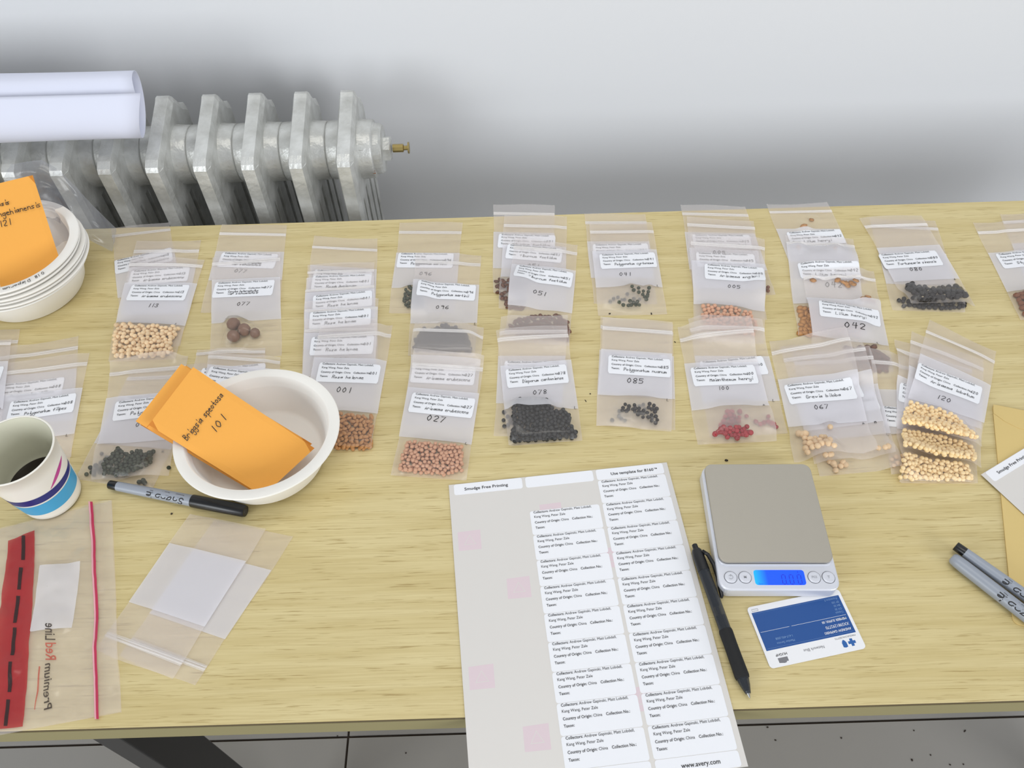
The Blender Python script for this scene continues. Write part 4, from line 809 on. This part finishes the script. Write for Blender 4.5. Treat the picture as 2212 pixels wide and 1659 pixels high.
# ================================================================ PENS AND MARKERS
def stick(root, p0, p1, segs):
    p0, p1 = Vector(p0), Vector(p1); ax = (p1-p0).normalized(); outp = {}
    for nm, m, prof in segs: outp[nm] = G().lathe([(max(r, .05), t) for t, r in prof], p0, ax, 28, close=True).out(nm, MW[m], root, smooth=True)
    for o in outp.values():
        try: o.data.set_sharp_from_angle(angle=math.radians(35))
        except Exception: pass
    return outp, p0, ax
def wrap_text(V2, F2, p0, ax, rf, tilt, name, m, parent):
    """x runs along the axis, y around it; tilt = angle from straight up, towards the viewer (-y side)"""
    up = Vector((0, 0, 1)); side = ax.cross(up).normalized(); V = []
    for x, y in V2:
        r = rf(x)+.12; a = y/r+tilt; q = p0+ax*x+(up*math.cos(a)+side*math.sin(a))*r; V.append(tuple(q))
    return mesh(name, V, F2, MW[m], parent)
def brand(xs, flip, h=6.8):
    Lg = [handwrite('Sharpie', 0, 0, h, 1.05, slant=.25, adv=1.18)]
    Lg += run([('Permanent', False)], 1, -h*.62, 2.0)+run([('Marker', False)], 16, -h*.62, 2.0)+run([('Fine', True)], 33, -.6, 1.7)+run([('Point', True)], 33, -2.6, 1.7)
    V2, F2 = merge(Lg); V2 = V2-[0, h*.12]
    if flip: V2 = V2*[-1, 1]
    return V2+[xs, 0], F2
mk = thing('marker_pen', UC('b2', (780, 1240), 6), 'grey marker with a black cap lying partly under the white bowl', 'marker', 'grey markers on the table')
a, b = UC('b2', (215, 1132), 6.4), UC('b2', (1338, 1352), 6.6); Lm = np.linalg.norm(b-a); k = Lm/143
parts, p0, ax = stick(mk, a, b, [('end_plug', 'cap', [(0, 3.9), (.6, 4.3), (9*k, 4.5)]), ('barrel', 'grey', [(9*k, 4.6), (40*k, 5.1), (89*k, 5.7)]),
    ('cap', 'cap', [(88*k, 6.1), (89*k, 6.3), (120*k, 6.2), (141*k, 5.9), (143*k, 5.2)]), ('cap_tip', 'plategap', [(143*k, 3.0), (143.3*k, 2.6)])])
V2, F2 = brand(82, True)
wrap_text(V2*[1, 1], F2, p0, ax, lambda x: 4.6+1.1*max(0, x-9*k)/80, .55, 'printed_text', 'ink', parts['barrel'])
for nm, lab, a, b, r, cap in (('marker_pen', 'grey marker with a square black end, upper of the two crossing the right picture edge', (258, 1028), (740, 1368), 4.6, True), ('marker_pen', 'thicker grey marker with a rounded grey end at the right picture edge', (240, 1095), (740, 1482), 6.0, False)):
    a, b = UC('r', a, r+1.2), UC('r', b, r+1.2); d = (b-a)/np.linalg.norm(b-a); b = a+d*137
    if cap: a = a+np.array([0, 0, 3.0]); b = b+np.array([0, 0, 1.])
    m2 = thing(nm, a+d*60, lab, 'marker', 'grey markers on the table')
    if cap: segs = [('end_plug', 'cap', [(0, 4.0), (.5, 4.3), (9, 4.5)]), ('barrel', 'grey', [(9, 4.6), (40, 5.1), (85, 5.6)]), ('cap', 'cap', [(85, 6), (136, 5.8), (137, 5)])]
    else: segs = [('barrel', 'grey', [(0, 2.6), (.7, 4.2), (2.5, 5.3), (6, 5.7), (12, 6), (88, 6.4)]), ('cap', 'cap', [(88, 6.7), (136, 6.3), (137, 5.5)])]
    parts, p0, ax = stick(m2, a, b, segs); V2, F2 = brand(84, True); wrap_text(V2, F2, p0, ax, (lambda x: 4.6+1.*max(0, x-9)/80) if cap else (lambda x: 6.2), .5, 'printed_text', 'ink', parts['barrel'])
pa, pb = UC('p', (183, 72), 7), UC('p', (736, 1603), 5.)
pn = thing('ballpoint_pen', (pa+pb)/2, 'black retractable pen with a smoky clear barrel beside the label sheet', 'pen')
Lp = np.linalg.norm(pb-pa); k = Lp/140
parts, p0, ax = stick(pn, pa, pb, [('click_button', 'cap', [(0, 1.8), (.6, 2.5), (6*k, 2.6)]), ('upper_barrel', 'cap', [(5*k, 3.4), (7*k, 4.6), (12*k, 5.3), (27*k, 5.4)]), ('barrel', 'smoke', [(26*k, 5.2), (84*k, 5.2)]),
    ('refill', 'refill', [(27*k, 2.9), (60*k, 2.9), (60.5*k, 1.4), (69*k, 1.4), (69.5*k, 4.2), (86*k, 4.2)]), ('grip', 'grip', [(82*k, 5.5), (84*k, 5.9), (95*k, 5.7), (112*k, 5.9), (122*k, 6.1), (124*k, 5.6)]),
    ('nose_cone', 'smoke', [(123*k, 5.3), (130*k, 4.0), (136.5*k, 2.2)]), ('spring_core', 'refill', [(124*k, 2.9), (131*k, 2.4), (134*k, 1.5)]), ('tip', 'tip', [(134.5*k, 2.0), (138*k, 1.0), (140*k, .45)])])
side = np.array([ax.y*-1, ax.x, 0.]); side = side if side[0] > 0 else -side
cl = [(9, 4, 3), (14, 7.6, 3.5), (24, 9.6, 3), (36, 9.4, 2), (46, 8, 1), (52, 7.6, 0), (54, 6.6, 0)]
G().tube([tuple(pa+np.array(ax)*t*k+side*s+np.array([0, 0, z])) for t, s, z in cl], [1.6, 1.9, 1.9, 1.8, 1.7, 1.9, 1.2], 8).out('clip', MW['cap'], pn, smooth=True)

# ================================================================ BOWLS
def bowl_prof(k=1., h=44.):
    o_ = [(.01, 2.0), (50, 2.0), (52, 0), (56, 0), (58, 1.5), (67.5, h-12), (69.5, h-5), (73, h-3.2), (78.6, h-3), (79.6, h-1.5), (79, h)]
    i_ = [(70, h+.4), (68.8, h-.6), (67.2, h-8), (65.6, h-10), (65, h-12), (56.5, 6), (52, 3.6), (.01, 3.4)]
    return [(r*k, z) for r, z in o_+i_]
bc = (-246.5, 439.)
bw = G().lathe(bowl_prof(.985), (bc[0], bc[1], 3.8), (0.02, 0.05, 1), 96, close=False).out('bowl', MW['pulp'], smooth=True, origin=(bc[0], bc[1], 3.8))
bw.data.set_sharp_from_angle(angle=math.radians(50)); tag(bw, 'white moulded pulp bowl in the foreground holding orange envelopes', 'bowl', 'white pulp bowls')
scx, scy = -568., 692.; BH = 42.
WORDS = ['lowest', 'second', 'third', 'fourth', 'fifth', 'topmost']
base_me = None
for i in range(6):
    ox, oy = (0, 0) if i == 0 else (random.uniform(-1, 1)+(2.5 if i < 4 else 0), random.uniform(-1, 1))
    if base_me is None:
        ob = G().lathe(bowl_prof(1.0, BH), (0, 0, 0), (0, 0, 1), 96, close=False).out('bowl', MW['pulp'], smooth=True, origin=(0, 0, 0)); ob.data.set_sharp_from_angle(angle=math.radians(50)); base_me = ob.data
    else: ob = bpy.data.objects.new('bowl', base_me); COL.objects.link(ob)
    ob.location = w((scx+ox, scy+oy, .6+5.0*i)); lab = WORDS[i]+' white pulp bowl of the stack at the left'+(', handwriting on its rim' if i == 5 else (' counted from the bottom' if 0 < i < 5 else ''))
    tag(ob, lab, 'bowl', 'white pulp bowls'); top_bowl = ob
# writing on the topmost rim: upside down for the viewer, following the rim
V2, F2 = merge([handwrite('018 Disporum', 0, 0, 4.2, .55, adv=1.2)]); V = []
for x, y in V2:
    r = 77.6-y; a = math.radians(-38)-(x/75.)         # runs clockwise seen from above, tops inward? letters face the far side
    r = 73.2+y; V.append((scx+ox+r*math.cos(a), scy+oy+r*math.sin(a), .6+25+BH+.75))
mesh('handwriting', V, F2, MW['pen'], top_bowl)

# ================================================================ ORANGE ENVELOPES
def envelope(name, cs, label, group, lines=(), flap=None, thick=1.2, bend=0.):
    """cs: TL, TR, BR, BL corners (mm). Text lines: (text, u, v, size mm, along) on the face"""
    cs = [np.array(c, float) for c in cs]; n = np.cross(cs[1]-cs[0], cs[3]-cs[0]); n /= np.linalg.norm(n); n = n if n[2] > 0 else -n
    ctr = sum(cs)/4; root = thing(name, ctr, label, 'envelope', group); N = 12; V = []; Fc = []
    def pt(u, v, off=0.): return bil(cs, u, v)+n*(off-bend*4*(u-.5)**2*0+bend*math.sin(u*math.pi))
    for s in (0, 1):
        for j in range(N+1):
            for i in range(N+1):
                e = 0 if (i in (0, N) or j in (0, N)) else thick/2; V.append(pt(i/N, j/N, e if s else -e))
    m_ = (N+1)**2
    for j in range(N):
        for i in range(N): a = j*(N+1)+i; Fc.append((a, a+1, a+N+2, a+N+1)); Fc.append((m_+a, m_+a+N+1, m_+a+N+2, m_+a+1))
    rim = [(i, 0) for i in range(N)]+[(N, j) for j in range(N)]+[(N-i, N) for i in range(N)]+[(0, N-j) for j in range(N)]
    idx = [j*(N+1)+i for i, j in rim]
    for a, b in zip(idx, idx[1:]+idx[:1]): Fc.append((a, b, m_+b, m_+a))
    body = mesh('envelope_body', V, Fc, MW['orange'], root, smooth=False)
    if flap:                                            # sealed flap folded over one end
        f0, f1 = flap; V = []; Fc = []
        for i in range(9):
            for v in (f0, f1): V.append(pt(v, i/8, thick/2+.35 if v == f1 else thick/2+.15))
            for v in (f0, f1): V.append(pt(v, i/8, thick/2-.1))
        for i in range(8): a = 4*i; Fc += [(a, a+1, a+5, a+4), (a+1, a+3, a+7, a+5)]
        mesh('flap', V, Fc, MW['orange'], root)
    for V2, F2, o_, ex_, ey_ in lines:
        mesh('handwriting', [tuple(o_+ex_*x+ey_*y+n*(thick/2+.35+bend*.9)) for x, y in V2], F2, MW['pen'], body)
    return root, n
GE = 'orange envelopes in the front bowl'
def E4(pts, zs): return [U(*C('b2', *p), z) for p, z in zip(pts, zs)]
e3 = E4([(845, 150), (1860, 800), (1440, 1215), (470, 640)], (70, 22, 12, 58))
envelope('envelope', e3, 'bottom orange envelope of the pile in the front bowl', GE)
e2_ = E4([(808, 140), (1884, 795), (1470, 1232), (433, 612)], (74, 26, 16, 62))
envelope('envelope', e2_, 'middle orange envelope whose folded end sticks out furthest over the bowl rim', GE, flap=(.0, .085))
e1 = E4([(905, 163), (1905, 832), (1480, 1227), (538, 640)], (79, 30, 20.5, 67))
o_ = U(*C('b2', 862, 765), 49); ex_ = U(*C('b2', 1150, 412), 52)-o_; ex_ /= np.linalg.norm(ex_); nrm = np.cross(np.array(e1[1])-e1[0], np.array(e1[3])-e1[0]); nrm /= np.linalg.norm(nrm); nrm = nrm if nrm[2] > 0 else -nrm; ey_ = np.cross(nrm, ex_)
def on_plane(px): d = _dir(*px); t = np.dot(np.array(e1[0])-np.array([0, 0, CAM_H]), nrm)/np.dot(d, nrm); return np.array([0, 0, CAM_H])+d*t
o_ = on_plane(C('b2', 855, 770)); ex_ = on_plane(C('b2', 1160, 400))-o_; Lw = np.linalg.norm(ex_); ex_ /= Lw; ey_ = np.cross(nrm, ex_)
V2, F2 = handwrite('Briggsia speotosa', 0, 0, 6.2, .75, slant=.2); V2 = V2*[Lw/V2[:, 0].max(), 1]
o1_ = on_plane(C('b2', 1085, 712)); V3, F3 = handwrite('101', 0, 0, 6.8, .75, slant=.2, adv=1.35)
envelope('envelope', e1, 'top orange envelope in the front bowl, with two handwritten lines', GE, lines=[(V2, F2, o_, ex_, ey_), (V3, F3, o1_, ex_, ey_)])
# the one standing in the stacked bowls
c3 = lambda p, z: U(*C('c3', *p), z)
es = [c3((-250, 185), 118), c3((345, 40), 115), c3((690, 1120), 32), c3((60, 1440), 32)]
nrm2 = np.cross(es[1]-es[0], es[3]-es[0]); nrm2 /= np.linalg.norm(nrm2); nrm2 = nrm2 if nrm2[2] > 0 else -nrm2
def on2(px): d = _dir(*C('c3', *px)); t = np.dot(es[1]-np.array([0, 0, CAM_H]), nrm2)/np.dot(d, nrm2); return np.array([0, 0, CAM_H])+d*t
ln = []
for txt, a, b, h in (('hensis', (-85, 385), (105, 345), 5.0), ('langehianensis', (-70, 500), (435, 372), 6.0), ('121', (5, 588), (130, 560), 6.5)):
    oo = on2(a); xx = on2(b)-oo; Lx = np.linalg.norm(xx); xx /= Lx; V2, F2 = handwrite(txt, 0, 0, h, .75, slant=.15); V2 = V2*[Lx/V2[:, 0].max(), 1]; ln.append((V2, F2, oo, xx, np.cross(nrm2, xx)))
envelope('envelope', es, 'orange envelope leaning upright in the stacked bowls at the left edge', 'orange envelope in the bowl stack', lines=ln)

# ================================================================ PAPER CUP
ccx, ccy, CZ, CHT = -451., 403.5, 2.2, 80.
cup = thing('paper_cup', (ccx, ccy, CZ), 'white paper cup with blue stripes and a dark drink inside', 'cup')
rz_ = lambda z: 27.+9.6*z/CHT
cw = G().lathe([(rz_(0)-.4, 0), (rz_(0)+.1, .3)]+[(rz_(z), z) for z in (4, 20, 40, 60, CHT-2)]+[(rz_(CHT)+.9, CHT-1.6), (rz_(CHT)+1.2, CHT-.4), (rz_(CHT)+.4, CHT+.4), (rz_(CHT)-.6, CHT-.4)], (ccx, ccy, CZ), (0, 0, 1), 64, close=False).out('cup_wall', MW['cup'], cup, smooth=True)
G().lathe([(rz_(CHT)-.7, CHT-.5), (rz_(60)-.6, 60), (rz_(30)-.6, 30), (rz_(7)-.6, 7), (.01, 7)], (ccx, ccy, CZ), (0, 0, 1), 64, close=False).out('cup_inside', MW['cupin'], cup, smooth=True)
def band(name, z0f, z1f, m, a0, a1, n=64, off=.16):
    V = []; Fc = []
    for k in range(n+1):
        a = math.radians(a0+(a1-a0)*k/n); t = k/n
        for z in (z0f(t), z1f(t)): r = rz_(z)+off; V.append((ccx+r*math.cos(a), ccy+r*math.sin(a), CZ+z))
    Fc = [(2*k, 2*k+2, 2*k+3, 2*k+1) for k in range(n)]; return mesh(name, V, Fc, MW[m], cw, smooth=True)
band('light_blue_stripe', lambda t: 9+5*t, lambda t: 27+6*t, 'cyan', -130, 25)
band('navy_stripe', lambda t: 29+6*t, lambda t: 38+2*t+3*math.sin(math.pi*t), 'navy', -150, 28)
band('magenta_stripe', lambda t: 43+14*t, lambda t: 43.5+14*t+5*math.sin(math.pi*t), 'magenta', -38, 12, 24)
G().lathe([(rz_(24)-1., 0), (.01, .02)], (ccx, ccy, CZ+24), (0, 0, 1), 48, close=False).out('drink', MW['cola'], cup)

# ================================================================ LARGE ZIP BAG (left front)
def loft(A, B, nv, nu, zf, wob=0.):
    """A, B: polylines with equal parameters -> grid of draped points"""
    def at(Pl, t):
        t *= len(Pl)-1; i = min(int(t), len(Pl)-2); return Pl[i]*(1-t+i)+Pl[i+1]*(t-i)
    V = []; Fc = []
    for j in range(nv+1):
        a, b = at(A, j/nv), at(B, j/nv)
        for i in range(nu+1): p = a*(1-i/nu)+b*(i/nu); V.append((p[0], p[1], float(zf(p[0], p[1]))))
    for j in range(nv):
        for i in range(nu): a = j*(nu+1)+i; Fc.append((a, a+nu+1, a+nu+2, a+1))
    return V, Fc
zq = [UC('z1', p, 2)[:2] for p in ((-420, 330), (665, 52), (722, 1322), (-330, 1520))]
sl, m, fb, ft = settle([tuple(p) for p in zq])
rng = np.random.default_rng(3); wr = boxblur(boxblur(rng.standard_normal(H.shape), 3), 3); wr2 = boxblur(boxblur(rng.standard_normal(H.shape), 8), 8)
wr = wr/wr.std()*.35+wr2/wr2.std()*.7; ft2 = np.where(ft > 0, ft+1.4+np.clip(wr, -1.2, 3), 0)
bz = thing('large_zip_bag', sum(zq)/4 if False else np.append(sum(zq)/4, 0.), 'large clear zip bag with a red band and red zip, lying at the left front', 'bag')
tz = lambda off: (lambda x, y: Hs(x, y, ft2)+off)
V, Fc = grid(zq, 80, 80, tz(0)); Vb, Fb = grid(zq, 30, 30, lambda x, y: Hs(x, y, fb))
mesh('film', V, Fc, MW['bigfilm'], bz, smooth=True); mesh('film', Vb, Fb, MW['filmback'], bz, smooth=True)
Z1 = lambda L_: [UC('z1', p, 2)[:2] for p in L_]
V, Fc = loft(Z1([(50, 300), (20, 560), (-20, 860), (-45, 1140), (-70, 1435)]), Z1([(205, 235), (205, 480), (188, 780), (165, 1080), (138, 1412)]), 60, 14, tz(.25)); red = mesh('red_band', V, Fc, MW['redfilm'], bz, smooth=True)
for a, b in (((140, 268), (135, 412)), ((124, 458), (114, 592)), ((107, 628), (90, 792)), ((90, 820), (72, 984)), ((68, 1026), (55, 1204)), ((48, 1248), (34, 1408))):
    V, Fc = loft(Z1([(a[0]-11, a[1]), (b[0]-11, b[1])]), Z1([(a[0]+11, a[1]), (b[0]+11, b[1])]), 8, 2, tz(.45)); mesh('dark_dash', V, Fc, MW['darkprint'], red)
V, Fc = loft(Z1([(240, 448), (215, 640), (180, 845)]), Z1([(487, 428), (465, 620), (428, 820)]), 16, 14, tz(.25)); mesh('white_block', V, Fc, MW['panel'], bz, smooth=True)
zl = [(548, 72), (556, 200), (562, 300), (568, 460), (576, 640), (576, 860), (572, 1000), (578, 1200), (582, 1368)]
for nm, dx0, dx1, mm in (('red_zip', -3, 12, 'redzip'), ('pink_zip', -13, -4, 'pinkzip')):
    V, Fc = loft(Z1([(x+dx0, y) for x, y in zl]), Z1([(x+dx1, y) for x, y in zl]), 40, 3, tz(.9)); mesh(nm, V, Fc, MW[mm], bz, smooth=True)
def print_at(parts, a, b, hpx, m, shear=0., name='printed_text'):
    """text from pixel a up to pixel b of crop z1, letter tops towards the right (seen through the film)"""
    A_, B_ = UC('z1', a, 2)[:2], UC('z1', b, 2)[:2]; hh = UC('z1', (a[0]+hpx, a[1]), 2)[:2]-A_
    V2, F2 = merge(run(parts, 0, 0, 1)); wdt = V2[:, 0].max(); P = [A_+(B_-A_)*((x+shear*y)/wdt)+hh*(y/.72) for x, y in V2]
    mesh(name, [(p[0], p[1], float(Hs(p[0], p[1], ft2))+.5) for p in P], F2, MW[m], bz)
print_at([('Premium', True)], (262, 1318), (268, 1035), 48, 'darkprint', .25); print_at([('Red', True)], (270, 1015), (276, 912), 66, 'redprint'); print_at([('Line', True)], (275, 900), (278, 797), 62, 'darkprint')
V, Fc = loft(Z1([(205, 1310), (222, 1200), (232, 1050)]), Z1([(209, 1310), (232, 1200), (240, 1050)]), 10, 1, tz(.45)); mesh('swoosh', V, Fc, MW['redprint'], bz)

# ================================================================ GREY PLASTIC BAG behind the stack of bowls
top_e = [U(20, 352, 112), U(90, 345, 112), U(128, 367, 100), U(165, 405, 78), U(205, 448, 48), U(252, 494, 14)]
bot_e = [U(-10, 455, 70), U(60, 470, 70), U(110, 470, 62), U(150, 495, 48), U(196, 520, 22), U(243, 544, 3)]
def at(Pl, t): t *= len(Pl)-1; i = min(int(t), len(Pl)-2); return Pl[i]*(1-t+i)+Pl[i+1]*(t-i)
gb = thing('plastic_bag', U(150, 480, 30), 'crumpled grey translucent plastic bag behind the stacked bowls', 'bag')
rg = random.Random(5); V = []; Fc = []; NU, NV = 46, 16; ph = [rg.uniform(0, 6) for _ in range(6)]
for j in range(NV+1):
    for i in range(NU+1):
        u, v = i/NU, j/NV; p = at(top_e, u)*(1-v)+at(bot_e, u)*v
        k = (math.sin(v*17+u*5+ph[0])*1.8+math.sin(v*29-u*9+ph[1])*1.1+math.sin(u*22+v*6+ph[2])*1.2)*(1-.5*u); p = p+np.array([0, -.5, .8])*k; V.append(tuple(p))
for j in range(NV):
    for i in range(NU): a = j*(NU+1)+i; Fc.append((a, a+NU+1, a+NU+2, a+1))
mesh('film', V, Fc, MW['greybag'], gb, smooth=True)
a4 = [c3((430, 335), 64), c3((600, 400), 62), c3((790, 690), 56), c3((580, 795), 34)]; V = []; Fc = []
for j in range(13):
    for i in range(13): u, v = i/12, j/12; p = bil(a4, u, v)+np.array([0, 0, 1.])*math.sin(u*9+v*4)*.9; V.append(tuple(p))
for j in range(12):
    for i in range(12): a = j*13+i; Fc.append((a, a+13, a+14, a+1))
mesh('film', V, Fc, MW['greybag'], gb, smooth=True)

# ================================================================ CRUMBS on the table and specks on the floor
def crumb(px, py, z, r, label, grp, long=1.):
    V, Fc = ico(1, (long, 1, .5), .15); p = U(px, py, z); R = Matrix.Rotation(random.uniform(0, 3), 3, 'Z')
    o = mesh('crumb', [tuple(R @ Vector(v)*r+Vector((p[0], p[1], z+r*.4))) for v in V], Fc, MW['speck']); tag(o, label, 'crumb', grp)
for px, py, r, l in ((1569, 995, 1.4, 1.6), (1407, 678, .9, 2.2), (1275, 851, .8, 1.2), (1265, 866, .6, 3), (1317, 678, 1.1, 1.5), (371, 1110, 1.2, .9), (1458, 739, .6, 2.5)):
    crumb(px, py, 0, r, 'tiny dark crumb on the bare wood between the bags', 'crumbs on the table', l)
for px, py, r, l in ((1658, 1571, 2.6, 1.3), (1675, 1599, 2.2, 1.5), (1817, 1594, 2.4, 1.1), (1974, 1578, 2, 1.2), (2084, 1579, 2.2, 2.2), (1970, 1642, 3, 1.3), (2010, 1631, 2.3, 1), (2052, 1652, 2, 1.6), (2081, 1651, 2.3, 1), (877, 1627, 2, 1.2), (729, 1590, 2, 1), (1034, 1594, 1.6, 1)):
    crumb(px, py, -750, r*.62, 'small dark speck on the grey floor tiles', 'specks on the floor', l)
